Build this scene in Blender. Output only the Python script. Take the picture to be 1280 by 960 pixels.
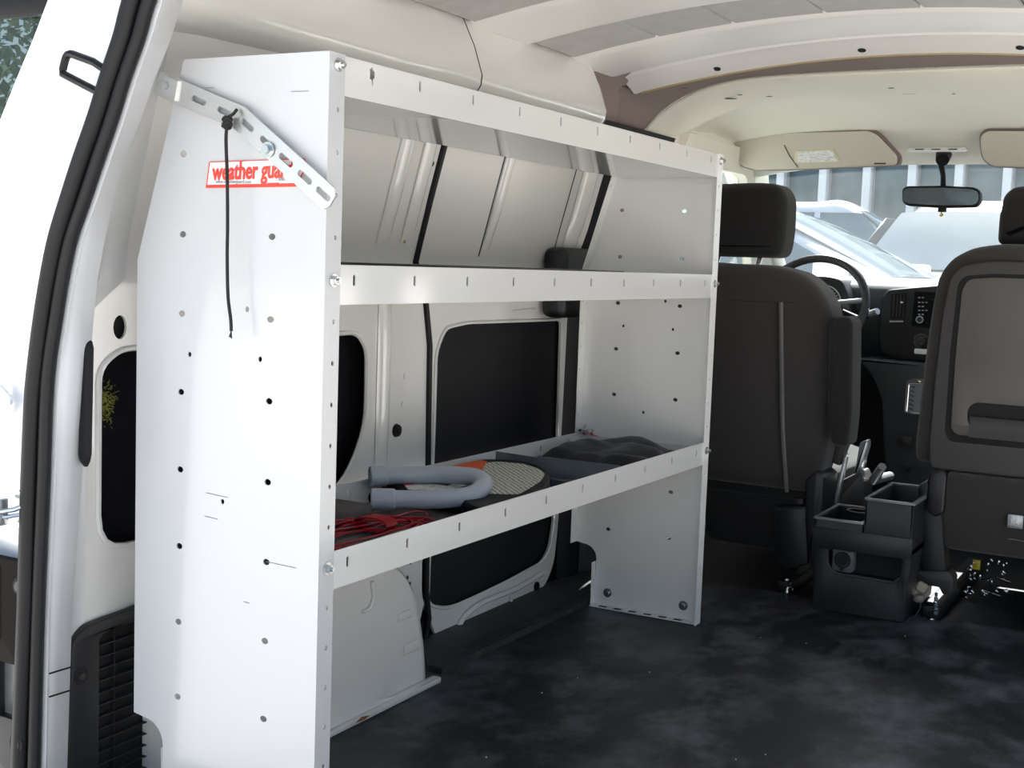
import bpy, bmesh, math, random
from mathutils import Vector, Matrix, geometry, noise
random.seed(7)
PI = math.pi
C = bpy.context.scene.collection
for o in list(bpy.data.objects): bpy.data.objects.remove(o)

# ---------------------------------------------------------------- camera
FPX, CAM, YAW, PITCH, ROLL = 1601.16, Vector((0.9474, -1.2370, 0.7649)), 0.5053, -0.0944, 0.0357
FW = Vector((-math.sin(YAW)*math.cos(PITCH), math.cos(YAW)*math.cos(PITCH), math.sin(PITCH)))
R0 = Vector((math.cos(YAW), math.sin(YAW), 0)); U0 = R0.cross(FW)
RT = math.cos(ROLL)*R0+math.sin(ROLL)*U0; UP = -math.sin(ROLL)*R0+math.cos(ROLL)*U0
cd = bpy.data.cameras.new('camera'); cam = bpy.data.objects.new('camera', cd); C.objects.link(cam)
cd.sensor_width = 36; cd.lens = FPX*36/1280; cd.clip_start = .02; cd.clip_end = 300
M = Matrix((RT, UP, -FW)).transposed().to_4x4(); M.translation = CAM; cam.matrix_world = M
bpy.context.scene.camera = cam

# ---------------------------------------------------------------- light
S = bpy.context.scene
S.view_settings.view_transform = 'Standard'; S.view_settings.look = 'None'
S.view_settings.gamma = 1; S.view_settings.use_curve_mapping = False
S.view_settings.exposure = 1.65
W = bpy.data.worlds.new('world'); S.world = W; W.use_nodes = True
wn = W.node_tree.nodes; wn.clear()
sky = wn.new('ShaderNodeTexSky'); sky.sky_type = 'NISHITA'; sky.sun_disc = False
SUN_EL, SUN_AZ = math.radians(50), math.radians(-8)     # the sun stands ahead of the van, a touch to its left
sky.sun_elevation = SUN_EL; sky.sun_rotation = SUN_AZ; sky.air_density = 1.0; sky.dust_density = 2.0; sky.ozone_density = 1.0
hs = wn.new('ShaderNodeHueSaturation'); hs.inputs['Saturation'].default_value = .85
bg = wn.new('ShaderNodeBackground'); bg.inputs['Strength'].default_value = .085
wo = wn.new('ShaderNodeOutputWorld')
W.node_tree.links.new(sky.outputs[0], hs.inputs['Color']); W.node_tree.links.new(hs.outputs[0], bg.inputs[0]); W.node_tree.links.new(bg.outputs[0], wo.inputs[0])
sl = bpy.data.lights.new('sun', 'SUN'); sl.energy = 8.0; sl.angle = math.radians(.6); sl.color = (1, .975, .93)
so = bpy.data.objects.new('sun', sl); C.objects.link(so)
sd = Vector((math.sin(SUN_AZ)*math.cos(SUN_EL), math.cos(SUN_AZ)*math.cos(SUN_EL), math.sin(SUN_EL)))
so.rotation_euler = sd.to_track_quat('Z', 'Y').to_euler(); so.location = sd*30

# ---------------------------------------------------------------- helpers
def at(px, py, ax, v):
    """measured point: where the sight line through a photo pixel meets the plane ax = v (metres)"""
    d = FW+(px-640)/FPX*RT-(py-480)/FPX*UP
    i = 'XYZ'.index(ax); return CAM+d*((v-CAM[i])/d[i])
def Yz(px, py, x): p = at(px, py, 'X', x); return (p.y, p.z)
def Xz(px, py, y): p = at(px, py, 'Y', y); return (p.x, p.z)
def Xy(px, py, z): p = at(px, py, 'Z', z); return (p.x, p.y)
def yz(x): return lambda u, v, w: Vector((x+w, u, v))     # plane of constant X, w towards +X
def xz(y): return lambda u, v, w: Vector((u, y-w, v))     # plane of constant Y, w towards the viewer (-Y)
def xy(z): return lambda u, v, w: Vector((u, v, z+w))
def xzt(y, t, z0): return lambda u, v, w: Vector((u, y-w+(v-z0)*t, v))
def oval(u, v, ru, rv, n=10): return [(u+ru*math.cos(2*PI*i/n), v+rv*math.sin(2*PI*i/n)) for i in range(n)]
def rrect(u0, v0, u1, v1, r, n=4):
    r = min(r, abs(u1-u0)/2.01, abs(v1-v0)/2.01); out = []
    for cx, cy, a in ((u1-r, v1-r, 0), (u0+r, v1-r, 90), (u0+r, v0+r, 180), (u1-r, v0+r, 270)):
        for i in range(n+1):
            t = math.radians(a+90*i/n); out.append((cx+r*math.cos(t), cy+r*math.sin(t)))
    return out
def rpoly(pts, r, n=3):
    """round the corners of a 2D polygon"""
    out = []; m = len(pts)
    for i in range(m):
        p0, p, p1 = Vector(pts[i-1]), Vector(pts[i]), Vector(pts[(i+1) % m])
        a, b = (p0-p), (p1-p); rr = min(r, a.length*.45, b.length*.45)
        a = p+a.normalized()*rr; b = p+b.normalized()*rr
        for k in range(n+1):
            t = k/n; q = (1-t)**2*a+2*t*(1-t)*p+t*t*b; out.append((q.x, q.y))
    return out
def spline(pts, n=8, closed=False):
    P = [Vector(p) for p in pts]; m = len(P); out = []
    for i in range(m if closed else m-1):
        if closed: a, b, c, d = P[i-1], P[i], P[(i+1) % m], P[(i+2) % m]
        else: a, b, c, d = P[max(i-1, 0)], P[i], P[i+1], P[min(i+2, m-1)]
        for k in range(n):
            t = k/n
            out.append(.5*((2*b)+(c-a)*t+(2*a-5*b+4*c-d)*t*t+(3*b-a-3*c+d)*t**3))
    if not closed: out.append(P[-1])
    return out
class MB:
    def __init__(s): s.bm = bmesh.new()
    def merge(s, b):
        me = bpy.data.meshes.new('t'); b.to_mesh(me); b.free(); s.bm.from_mesh(me); bpy.data.meshes.remove(me); return s
    def box(s, lo, hi, bev=0, seg=2, rot=None, piv=None):
        b = bmesh.new(); lo, hi = Vector(lo), Vector(hi); c = (lo+hi)/2; d = hi-lo
        bmesh.ops.create_cube(b, size=1, matrix=Matrix.Translation(c) @ Matrix.Diagonal((abs(d.x), abs(d.y), abs(d.z), 1)))
        if bev: bmesh.ops.bevel(b, geom=b.edges[:], offset=min(bev, min(abs(d.x), abs(d.y), abs(d.z))*.45), segments=seg, affect='EDGES', profile=.5)
        if rot is not None:
            piv = Vector(piv) if piv is not None else c
            bmesh.ops.rotate(b, cent=piv, matrix=rot, verts=b.verts)
        return s.merge(b)
    def sheet(s, outer, f, holes=(), t=.0015, cuts=(), ucuts=(), bev=0, seg=2):
        """a plate with real holes: 2D outline and holes, mapped to 3D by f(u, v, w), t thick behind w = 0"""
        b = bmesh.new(); loops = [[Vector((x, y, 0)) for x, y in outer]]+[[Vector((x, y, 0)) for x, y in h] for h in holes]
        if holes:
            tri = geometry.tessellate_polygon(loops); vs = [b.verts.new(p) for l in loops for p in l]
            for q in tri:
                try: b.faces.new([vs[i] for i in q])
                except ValueError: pass
        else: b.faces.new([b.verts.new(p) for p in loops[0]])
        for v in cuts: bmesh.ops.bisect_plane(b, geom=b.verts[:]+b.edges[:]+b.faces[:], plane_co=(0, v, 0), plane_no=(0, 1, 0))
        for u in ucuts: bmesh.ops.bisect_plane(b, geom=b.verts[:]+b.edges[:]+b.faces[:], plane_co=(u, 0, 0), plane_no=(1, 0, 0))
        bmesh.ops.recalc_face_normals(b, faces=b.faces)
        b.faces.ensure_lookup_table()
        if b.faces and b.faces[0].normal.z < 0: bmesh.ops.reverse_faces(b, faces=b.faces)
        src = [v for v in b.verts]; co = {v: v.co.copy() for v in src}
        bd = [e for e in b.edges if len(e.link_faces) == 1]; fs = b.faces[:]
        bk = {v: b.verts.new(f(co[v].x, co[v].y, -t)) for v in src}
        for fc in fs: b.faces.new([bk[v] for v in reversed(fc.verts)])
        rim = []
        for e in bd: rim.append(b.faces.new([e.verts[0], e.verts[1], bk[e.verts[1]], bk[e.verts[0]]]))
        for v in src: v.co = f(co[v].x, co[v].y, 0)
        bmesh.ops.recalc_face_normals(b, faces=b.faces)
        if bev: bmesh.ops.bevel(b, geom=[e for e in bd if e.is_valid], offset=bev, segments=seg, affect='EDGES', profile=.5)
        return s.merge(b)
    def tube(s, pts, r, seg=8, closed=False, cap=True):
        P = [Vector(p) for p in pts]; n = len(P); rs = r if isinstance(r, (list, tuple)) else [r]*n
        T = []
        for i in range(n):
            if closed: d = P[(i+1) % n]-P[i-1]
            else: d = P[min(i+1, n-1)]-P[max(i-1, 0)]
            T.append(d.normalized() if d.length > 1e-9 else Vector((0, 0, 1)))
        nrm = T[0].orthogonal().normalized(); rings = []; b = bmesh.new()
        for i in range(n):
            nrm = (nrm-T[i]*nrm.dot(T[i])); nrm = nrm.normalized() if nrm.length > 1e-9 else T[i].orthogonal().normalized()
            bi = T[i].cross(nrm)
            rings.append([b.verts.new(P[i]+rs[i]*(math.cos(2*PI*k/seg)*nrm+math.sin(2*PI*k/seg)*bi)) for k in range(seg)])
        m = n if closed else n-1
        for i in range(m):
            A, B_ = rings[i], rings[(i+1) % n]; off = 0
            if closed and i == n-1: off = min(range(seg), key=lambda k: (B_[k].co-A[0].co).length)
            for k in range(seg): b.faces.new([A[k], A[(k+1) % seg], B_[(k+1+off) % seg], B_[(k+off) % seg]])
        if cap and not closed: b.faces.new(rings[0][::-1]); b.faces.new(rings[-1])
        bmesh.ops.recalc_face_normals(b, faces=b.faces); return s.merge(b)
    def cyl(s, a, b_, r, r2=None, seg=16): return s.tube([a, b_], [r, r if r2 is None else r2], seg)
    def loft(s, rows, close_u=False, caps=False, t=0):
        b = bmesh.new(); g = [[b.verts.new(Vector(p)) for p in r] for r in rows]; k = len(g[0])
        for i in range(len(g)-1):
            for j in range(k if close_u else k-1): b.faces.new([g[i][j], g[i][(j+1) % k], g[i+1][(j+1) % k], g[i+1][j]])
        if caps: b.faces.new(g[0][::-1]); b.faces.new(g[-1])
        bmesh.ops.recalc_face_normals(b, faces=b.faces)
        if t: bmesh.ops.solidify(b, geom=b.faces[:], thickness=t)
        return s.merge(b)
    def ball(s, c, r, sub=2):
        b = bmesh.new(); r = r if isinstance(r, (list, tuple, Vector)) else (r, r, r)
        bmesh.ops.create_icosphere(b, subdivisions=sub, radius=1, matrix=Matrix.Translation(Vector(c)) @ Matrix.Diagonal((*r, 1))); return s.merge(b)
    def build(s, name, mat, parent=None, label=None, smooth=True, ang=38, local=False, kind=None):
        bm = s.bm; bmesh.ops.remove_doubles(bm, verts=bm.verts, dist=1e-6)
        if parent is not None and not local:
            off = Vector((0, 0, 0)); p = parent
            while p: off += p.location; p = p.parent
            bmesh.ops.translate(bm, vec=-off, verts=bm.verts)
        a = math.radians(ang)
        for f in bm.faces: f.smooth = smooth
        for e in bm.edges:
            if len(e.link_faces) == 2 and e.calc_face_angle(0) > a: e.smooth = False
        me = bpy.data.meshes.new(name); bm.to_mesh(me); bm.free(); me.materials.append(mat)
        o = bpy.data.objects.new(name, me); C.objects.link(o)
        if parent is not None: o.parent = parent
        if label: o['label'] = label
        if kind: o['kind'] = kind
        return o
def thing(name, loc, label=None, cat=None, group=None, kind=None, rotz=0):
    o = bpy.data.objects.new(name, None); C.objects.link(o); o.location = loc; o.rotation_euler = (0, 0, rotz); o.empty_display_size = .05
    return tag(o, label, cat, group, kind)
def tag(o, label=None, cat=None, group=None, kind=None):
    for k, v in (('label', label), ('category', cat), ('group', group), ('kind', kind)):
        if v: o[k] = v
    return o
def copy_tree(o, parent=None):
    c = o.copy(); C.objects.link(c); c.parent = parent
    for ch in list(o.children): copy_tree(ch, c)
    return c
def text(s, size, name, mat, parent, M4, bold=0, ext=.0002, shear=0, label=None):
    cu = bpy.data.curves.new('t', 'FONT'); cu.body = s; cu.size = size; cu.extrude = ext; cu.offset = bold; cu.shear = shear
    cu.align_x = 'CENTER'; cu.align_y = 'CENTER'; cu.resolution_u = 3
    t = bpy.data.objects.new('t', cu); C.objects.link(t)
    me = bpy.data.meshes.new_from_object(t.evaluated_get(bpy.context.evaluated_depsgraph_get()))
    bpy.data.objects.remove(t); bpy.data.curves.remove(cu)
    off = Vector((0, 0, 0)); p = parent
    while p: off += p.location; p = p.parent
    me.transform(Matrix.Translation(-off) @ M4); me.name = name; me.materials.clear(); me.materials.append(mat)
    o = bpy.data.objects.new(name, me); C.objects.link(o); o.parent = parent
    if label: o['label'] = label
    return o
def face_back(x, y, z, sx=1, sz=1):          # text standing in an XZ plane, read from behind the van
    return Matrix.Translation((x, y, z)) @ Matrix.Rotation(PI/2, 4, 'X') @ Matrix.Diagonal((sx, sz, 1, 1))

# ---------------------------------------------------------------- materials
def mat(name, col, rough=.5, metal=0, coat=0, bump=0, bscale=200, var=0, vscale=8, dirt=None, dscale=6, dlo=.62, dhi=.72, spec=.5, emit=None, es=0, dstretch=(1, 1, 1), rvar=0, sheen=0):
    m = bpy.data.materials.new(name); m.use_nodes = True; N = m.node_tree.nodes; L = m.node_tree.links
    p = N['Principled BSDF']; p.inputs['Roughness'].default_value = rough; p.inputs['Metallic'].default_value = metal
    p.inputs['Base Color'].default_value = (*col, 1); p.inputs['Coat Weight'].default_value = coat; p.inputs['Coat Roughness'].default_value = .06
    p.inputs['Specular IOR Level'].default_value = spec; p.inputs['Sheen Weight'].default_value = sheen
    tc = N.new('ShaderNodeTexCoord')
    src = None
    if var:
        n = N.new('ShaderNodeTexNoise'); n.inputs['Scale'].default_value = vscale; n.inputs['Detail'].default_value = 5; L.new(tc.outputs['Object'], n.inputs['Vector'])
        r = N.new('ShaderNodeMix'); r.data_type = 'RGBA'
        r.inputs['A'].default_value = (*[c*(1-var) for c in col], 1); r.inputs['B'].default_value = (*[min(1, c*(1+var)) for c in col], 1)
        L.new(n.outputs['Fac'], r.inputs['Factor']); src = r.outputs['Result']
        if rvar:
            q = N.new('ShaderNodeMapRange'); q.inputs['To Min'].default_value = rough-rvar; q.inputs['To Max'].default_value = rough+rvar
            q.inputs['From Min'].default_value = .3; q.inputs['From Max'].default_value = .7
            L.new(n.outputs['Fac'], q.inputs['Value']); L.new(q.outputs[0], p.inputs['Roughness'])
    if dirt:
        mp = N.new('ShaderNodeMapping'); mp.inputs['Scale'].default_value = dstretch; L.new(tc.outputs['Object'], mp.inputs['Vector'])
        n = N.new('ShaderNodeTexNoise'); n.inputs['Scale'].default_value = dscale; n.inputs['Detail'].default_value = 9; n.inputs['Roughness'].default_value = .68; L.new(mp.outputs[0], n.inputs['Vector'])
        cr = N.new('ShaderNodeMapRange'); cr.inputs['From Min'].default_value = dlo; cr.inputs['From Max'].default_value = dhi; L.new(n.outputs['Fac'], cr.inputs['Value'])
        r = N.new('ShaderNodeMix'); r.data_type = 'RGBA'; r.inputs['A'].default_value = (*col, 1); r.inputs['B'].default_value = (*dirt, 1)
        if src: L.new(src, r.inputs['A'])
        L.new(cr.outputs[0], r.inputs['Factor']); src = r.outputs['Result']
    if src: L.new(src, p.inputs['Base Color'])
    if bump:
        n = N.new('ShaderNodeTexNoise'); n.inputs['Scale'].default_value = bscale; n.inputs['Detail'].default_value = 3; L.new(tc.outputs['Object'], n.inputs['Vector'])
        b = N.new('ShaderNodeBump'); b.inputs['Strength'].default_value = bump; b.inputs['Distance'].default_value = .002
        L.new(n.outputs['Fac'], b.inputs['Height']); L.new(b.outputs[0], p.inputs['Normal'])
    if emit: p.inputs['Emission Color'].default_value = (*emit, 1); p.inputs['Emission Strength'].default_value = es
    return m
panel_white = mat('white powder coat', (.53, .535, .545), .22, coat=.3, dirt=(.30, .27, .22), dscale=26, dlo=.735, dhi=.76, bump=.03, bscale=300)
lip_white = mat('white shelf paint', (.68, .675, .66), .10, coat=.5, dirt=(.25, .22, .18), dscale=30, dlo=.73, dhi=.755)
far_lit_white = mat('shelf end paint with light added', (.86, .85, .83), .15, coat=.5, dirt=(.25, .22, .18), dscale=30, dlo=.73, dhi=.755)  # same shelf paint, lightened to make up for weak light on the far panel
body_paint = mat('interior body paint', (.78, .765, .73), .13, coat=.5, dirt=(.30, .27, .23), dscale=34, dlo=.72, dhi=.75)
body_white = mat('body white gloss', (.86, .87, .885), .2, coat=.6)
roof_paint = mat('roof bow paint', (.88, .85, .82), .35)
roof_skin = mat('roof skin grey', (.42, .41, .40), .6, var=.18, vscale=14, bump=.3, bscale=60)
pad_grey = mat('sound pad grey', (.50, .485, .465), .7, var=.15, vscale=22, bump=.4, bscale=90)
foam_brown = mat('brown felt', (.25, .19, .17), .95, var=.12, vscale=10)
yellow_edge = mat('yellowed glue edge', (.42, .32, .16), .6)
liner_beige = mat('headliner beige', (.84, .80, .69), .92, var=.05, vscale=7, dirt=(.18, .17, .14), dscale=13, dlo=.70, dhi=.74, dstretch=(.35, 1, 1), sheen=.2)
visor_beige = mat('visor beige', (.58, .54, .45), .8, bump=.05)
label_white = mat('white label', (.83, .83, .80), .5, dirt=(.6, .6, .6), dscale=90, dlo=.5, dhi=.55, dstretch=(1, 1, 4))
rubber = mat('black rubber', (.008, .0082, .0095), .5, bump=.05, spec=.25)
rubber_mat = mat('floor rubber', (.010, .011, .015), .5, var=.35, vscale=5, dirt=(.12, .125, .145), dscale=5.5, dlo=.47, dhi=.72, dstretch=(1.2, .8, 1), bump=.25, bscale=35, rvar=.12)
step_mat = mat('ribbed step mat', (.03, .03, .032), .6, dirt=(.09, .085, .08), dscale=18, dlo=.52, dhi=.8, bump=.3, bscale=120)
hardboard = mat('black hardboard', (.008, .008, .010), .6, bump=.08, bscale=160, spec=.3)
fuzz = mat('black fuzzy panel', (.008, .008, .010), .95, dirt=(.10, .10, .085), dscale=120, dlo=.70, dhi=.8, bump=.6, bscale=260, spec=.1)
plastic = mat('dark plastic', (.010, .010, .011), .45, bump=.15, bscale=500)
plastic_grey = mat('charcoal plastic', (.034, .031, .030), .5, bump=.1, bscale=420, dirt=(.12, .115, .11), dscale=18, dlo=.66, dhi=.8)
plastic_blue = mat('slate dash plastic', (.035, .038, .043), .5, bump=.15, bscale=500)
console_mat = mat('console plastic', (.013, .0135, .016), .42, bump=.1, bscale=420, dirt=(.11, .11, .12), dscale=30, dlo=.66, dhi=.75)
fabric = mat('charcoal seat fabric', (.032, .029, .028), .95, bump=.5, bscale=600, sheen=.25, dirt=(.11, .10, .095), dscale=140, dlo=.66, dhi=.82)
fabric2 = mat('black seat fabric', (.009, .0085, .0085), .95, bump=.4, bscale=600, sheen=.15)
seam_grey = mat('grey seam strip', (.12, .115, .11), .8)
black = mat('matte black', (.006, .006, .006), .8)
steel = mat('galvanised steel', (.60, .62, .64), .3, metal=.9, var=.12, vscale=40, rvar=.1)
zinc = mat('dull zinc sheet', (.17, .19, .215), .45, metal=.55, var=.2, vscale=25, bump=.1, dirt=(.09, .09, .10), dscale=30, dlo=.62, dhi=.75)
bolt_m = mat('bolt zinc', (.62, .64, .63), .25, metal=1)
strap_m = mat('strap zinc', (.62, .63, .62), .28, metal=.75, dirt=(.25, .2, .12), dscale=40, dlo=.68, dhi=.78)
pvc = mat('grey pvc', (.48, .52, .58), .34, var=.08, vscale=20, dirt=(.2, .2, .22), dscale=40, dlo=.68, dhi=.78)
red_wire = mat('red cable', (.42, .008, .02), .32, coat=.2)
red_ink = mat('red ink', (.70, .05, .03), .4)
grey_ink = mat('grey ink', (.25, .25, .27), .5)
orange = mat('orange label print', (.75, .13, .03), .5, dirt=(.5, .3, .2), dscale=50, dlo=.6, dhi=.7)
board = mat('grimy shelf liner', (.12, .105, .095), .75, dirt=(.05, .045, .04), dscale=14, dlo=.45, dhi=.7, var=.2, vscale=9, bump=.2)
cloth_m = mat('black cloth', (.014, .014, .015), .9, bump=.5, bscale=180, sheen=.2)
sack_green = mat('dark green sack edge', (.02, .035, .03), .6)
cord_m = mat('black cord', (.01, .01, .011), .8)
moss = mat('yellow green lint', (.42, .42, .08), .95)
ribbed = mat('brown grey ribbed plastic', (.018, .0155, .013), .85, spec=.12)
chrome = mat('chrome', (.8, .8, .82), .12, metal=1)
brass = mat('brass', (.55, .45, .22), .3, metal=.9)
silver_trim = mat('silver trim', (.45, .46, .48), .3, metal=.6)
gauge_white = mat('gauge print', (.55, .55, .55), .5)
screen_m = mat('dark screen', (.01, .011, .013), .08)
btn_white = mat('button print', (.5, .5, .52), .5)
yellow_m = mat('yellow plastic', (.7, .55, .05), .4)
beige_plug = mat('beige connector', (.42, .36, .26), .5)
rust = mat('rust stain', (.30, .13, .04), .9)
pink_ink = mat('red marker', (.75, .12, .12), .6)
mirror_m = mat('mirror glass', (.10, .12, .13), .06, metal=1)
lens_m = mat('lamp lens', (.80, .80, .78), .25)
asphalt = mat('sunlit concrete', (.60, .585, .56), .9, var=.12, vscale=.7, bump=.2, bscale=30)
car_white = mat('car white paint', (.84, .85, .86), .22, coat=.8)
car_grey = mat('car grey paint', (.09, .095, .10), .25, coat=.8)
car_glass = mat('car window glass', (.05, .085, .11), .05, spec=.9)
tyre = mat('tyre', (.02, .02, .02), .8)
b_wall = mat('pale building render', (.55, .57, .58), .85, var=.06, vscale=2)
b_col = mat('white column paint', (.78, .79, .80), .7)
b_glass = mat('shop window glass', (.06, .09, .10), .1, spec=.8)
leaf = mat('leaf', (.045, .085, .02), .6, var=.5, vscale=3)
bark = mat('bark', (.10, .07, .045), .9)
def panel_mat():
    m = panel_white.copy(); m.name = 'white powder coat with scuff'; N = m.node_tree.nodes; L = m.node_tree.links; p = N['Principled BSDF']
    base = p.inputs['Base Color'].links[0].from_socket; tc = N.new('ShaderNodeTexCoord')
    v = N.new('ShaderNodeVectorMath'); v.operation = 'SUBTRACT'; v.inputs[1].default_value = (*Xz(184, 668, 0)[:1], 0, Xz(184, 668, 0)[1]); L.new(tc.outputs['Object'], v.inputs[0])
    s = N.new('ShaderNodeVectorMath'); s.operation = 'MULTIPLY'; s.inputs[1].default_value = (1, 1, 1.9); L.new(v.outputs[0], s.inputs[0])
    ln = N.new('ShaderNodeVectorMath'); ln.operation = 'LENGTH'; L.new(s.outputs[0], ln.inputs[0])
    n = N.new('ShaderNodeTexNoise'); n.inputs['Scale'].default_value = 160; n.inputs['Detail'].default_value = 4; L.new(tc.outputs['Object'], n.inputs['Vector'])
    r = N.new('ShaderNodeMapRange'); r.inputs['From Min'].default_value = .006; r.inputs['From Max'].default_value = .03; r.inputs['To Min'].default_value = .75; r.inputs['To Max'].default_value = 0; L.new(ln.outputs['Value'], r.inputs['Value'])
    a = N.new('ShaderNodeMath'); a.operation = 'ADD'; L.new(r.outputs[0], a.inputs[0]); L.new(n.outputs['Fac'], a.inputs[1])
    c = N.new('ShaderNodeMapRange'); c.inputs['From Min'].default_value = .82; c.inputs['From Max'].default_value = 1.0; L.new(a.outputs[0], c.inputs['Value'])
    x = N.new('ShaderNodeMix'); x.data_type = 'RGBA'; x.inputs['B'].default_value = (.12, .12, .12, 1); L.new(base, x.inputs['A']); L.new(c.outputs[0], x.inputs['Factor'])
    L.new(x.outputs['Result'], p.inputs['Base Color']); return m
near_white = panel_mat()
def glass_mat(name, tint, haze, hazecol=(.8, .85, .88)):
    m = bpy.data.materials.new(name); m.use_nodes = True; N = m.node_tree.nodes; L = m.node_tree.links; N.clear()
    o = N.new('ShaderNodeOutputMaterial'); t = N.new('ShaderNodeBsdfTransparent'); t.inputs[0].default_value = (*tint, 1)
    g = N.new('ShaderNodeBsdfGlossy'); g.inputs['Roughness'].default_value = .03
    lw = N.new('ShaderNodeLayerWeight'); lw.inputs['Blend'].default_value = .5; pw = N.new('ShaderNodeMath'); pw.operation = 'POWER'; pw.inputs[1].default_value = 4; L.new(lw.outputs['Facing'], pw.inputs[0]); mr = N.new('ShaderNodeMapRange'); mr.inputs['To Min'].default_value = .03; mr.inputs['To Max'].default_value = .6; L.new(pw.outputs[0], mr.inputs['Value']); a = N.new('ShaderNodeMixShader'); L.new(mr.outputs[0], a.inputs[0]); L.new(t.outputs[0], a.inputs[1]); L.new(g.outputs[0], a.inputs[2])
    d = N.new('ShaderNodeBsdfTranslucent'); d.inputs[0].default_value = (*hazecol, 1)
    tc = N.new('ShaderNodeTexCoord'); n = N.new('ShaderNodeTexNoise'); n.inputs['Scale'].default_value = 5; n.inputs['Detail'].default_value = 6; L.new(tc.outputs['Object'], n.inputs['Vector'])
    r = N.new('ShaderNodeMapRange'); r.inputs['From Min'].default_value = .3; r.inputs['From Max'].default_value = .7; r.inputs['To Min'].default_value = haze*.5; r.inputs['To Max'].default_value = haze*1.5; L.new(n.outputs['Fac'], r.inputs['Value'])
    b = N.new('ShaderNodeMixShader'); L.new(r.outputs[0], b.inputs[0]); L.new(a.outputs[0], b.inputs[1]); L.new(d.outputs[0], b.inputs[2]); L.new(b.outputs[0], o.inputs[0]); return m
windshield_m = glass_mat('dusty windscreen', (.93, .96, .96), .010)
side_glass = glass_mat('side glass', (.85, .9, .9), .02)
def print_mat(name, paper, ink, scale):
    m = mat(name, paper, .45); N = m.node_tree.nodes; L = m.node_tree.links; p = N['Principled BSDF']; tc = N.new('ShaderNodeTexCoord')
    w = N.new('ShaderNodeTexWave'); w.bands_direction = 'DIAGONAL'; w.inputs['Scale'].default_value = scale; w.inputs['Distortion'].default_value = 3; w.inputs['Detail Scale'].default_value = .6; L.new(tc.outputs['Object'], w.inputs['Vector'])
    n = N.new('ShaderNodeTexNoise'); n.inputs['Scale'].default_value = 420; n.inputs['Detail'].default_value = 1; L.new(tc.outputs['Object'], n.inputs['Vector'])
    u = N.new('ShaderNodeMath'); u.operation = 'MULTIPLY'; L.new(w.outputs['Fac'], u.inputs[0]); L.new(n.outputs['Fac'], u.inputs[1])
    c = N.new('ShaderNodeMapRange'); c.inputs['From Min'].default_value = .34; c.inputs['From Max'].default_value = .42; L.new(u.outputs[0], c.inputs['Value'])
    x = N.new('ShaderNodeMix'); x.data_type = 'RGBA'; x.inputs['A'].default_value = (*paper, 1); x.inputs['B'].default_value = (*ink, 1)
    L.new(c.outputs[0], x.inputs['Factor']); L.new(x.outputs['Result'], p.inputs['Base Color']); return m
fine_print = print_mat('fine print on paper', (.70, .70, .60), (.16, .16, .15), 50)
ribs_mat = ribbed

# ---------------------------------------------------------------- van shell
VC = .30                                                     # centre line of the van
def wx(z):                                                   # inner face of the left wall: upright, then leaning in
    if z <= .76: return -.40
    if z <= 1.0: return -.40+(z-.76)/.24*.065
    return -.335+(z-1.0)*.35
def wallf(off=0): return lambda u, v, w: Vector((wx(v)+off+w, u, v))
def rz(x, zc=1.285, k=.175): return zc-k*(x-VC)**2
zc_cuts = (.76, .82, .88, .94, 1.0)

o = MB().box((-.44, -.17, -.035), (1.12, 1.72, 0)).build('floor', rubber_mat); tag(o, 'black rubber cargo floor with dusty scuffs', kind='structure')
o = MB().box((-.44, 1.72, -.04), (1.12, 3.25, -.002)).build('floor', plastic); tag(o, 'dark cab floor ahead of the seats', kind='structure')
o = MB().box((-.62, -.17, -.20), (1.24, 3.3, -.045)).build('trim_1', plastic, kind='structure')
sc = MB()
for i in range(16):
    x, y = random.uniform(-.1, .7), random.uniform(.1, 1.6); sc.box((x, y, 0), (x+.0018, y+.0022, .0012))
tag(sc.build('grit', label_white), 'tiny pale crumbs scattered over the black cargo floor', 'debris', kind='stuff')

wl = thing('wall_left', (-.40, .4, 0), 'left inner side wall of the van', kind='structure')
# quarter panel with its window-shaped black insert
ins = rpoly([(.022, .345), (.022, .60), (.06, .625), (.62, .632), (.652, .60), (.655, .46), (.60, .375), (.52, .335)], .05, 4)
hole = oval(*Yz(150, 409, -.40), .0125, .017, 14)
plugh = oval(*Yz(495, 538, -.40), .012, .013, 12)
q = MB().sheet([(-.03, -.03), (.825, -.03), (.875, .10), (.862, .42), (.855, .60), (.835, .68), (.80, .756), (.79, .88), (.79, 1.0), (.80, 1.07), (-.03, 1.07)], wallf(), [ins, hole, plugh], t=.004, cuts=zc_cuts)
q.build('quarter_panel', body_paint, wl)
MB().sheet(rrect(-.02, .30, .70, .66, .03), yz(-.43), t=.004).build('insert_panel', fuzz, wl, 'black fuzzy hardboard insert')
MB().tube([Vector((-.399, y, z)) for y, z in ins], .0045, 6, closed=True).build('insert_rim', body_paint, wl)
for (yy, zz) in ((Yz(150, 409, -.40)),): MB().sheet(oval(yy, zz, .02, .025), yz(-.41), t=.002).build('round_hole', black, wl)
yy, zz = Yz(495, 538, -.40)
MB().cyl((-.402, yy, zz), (-.394, yy, zz), .0135, .011, 16).ball((-.393, yy, zz), (.004, .007, .007)).build('rubber_plug', rubber, wl, 'black rubber grommet plug')
MB().loft([[(wx(z)+.0012, y, z) for y in (-.06, .16)] for z in (.70, .76, .82, .88, .94, 1.0, 1.07)]).build('corner_gusset', body_paint, wl)
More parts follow.
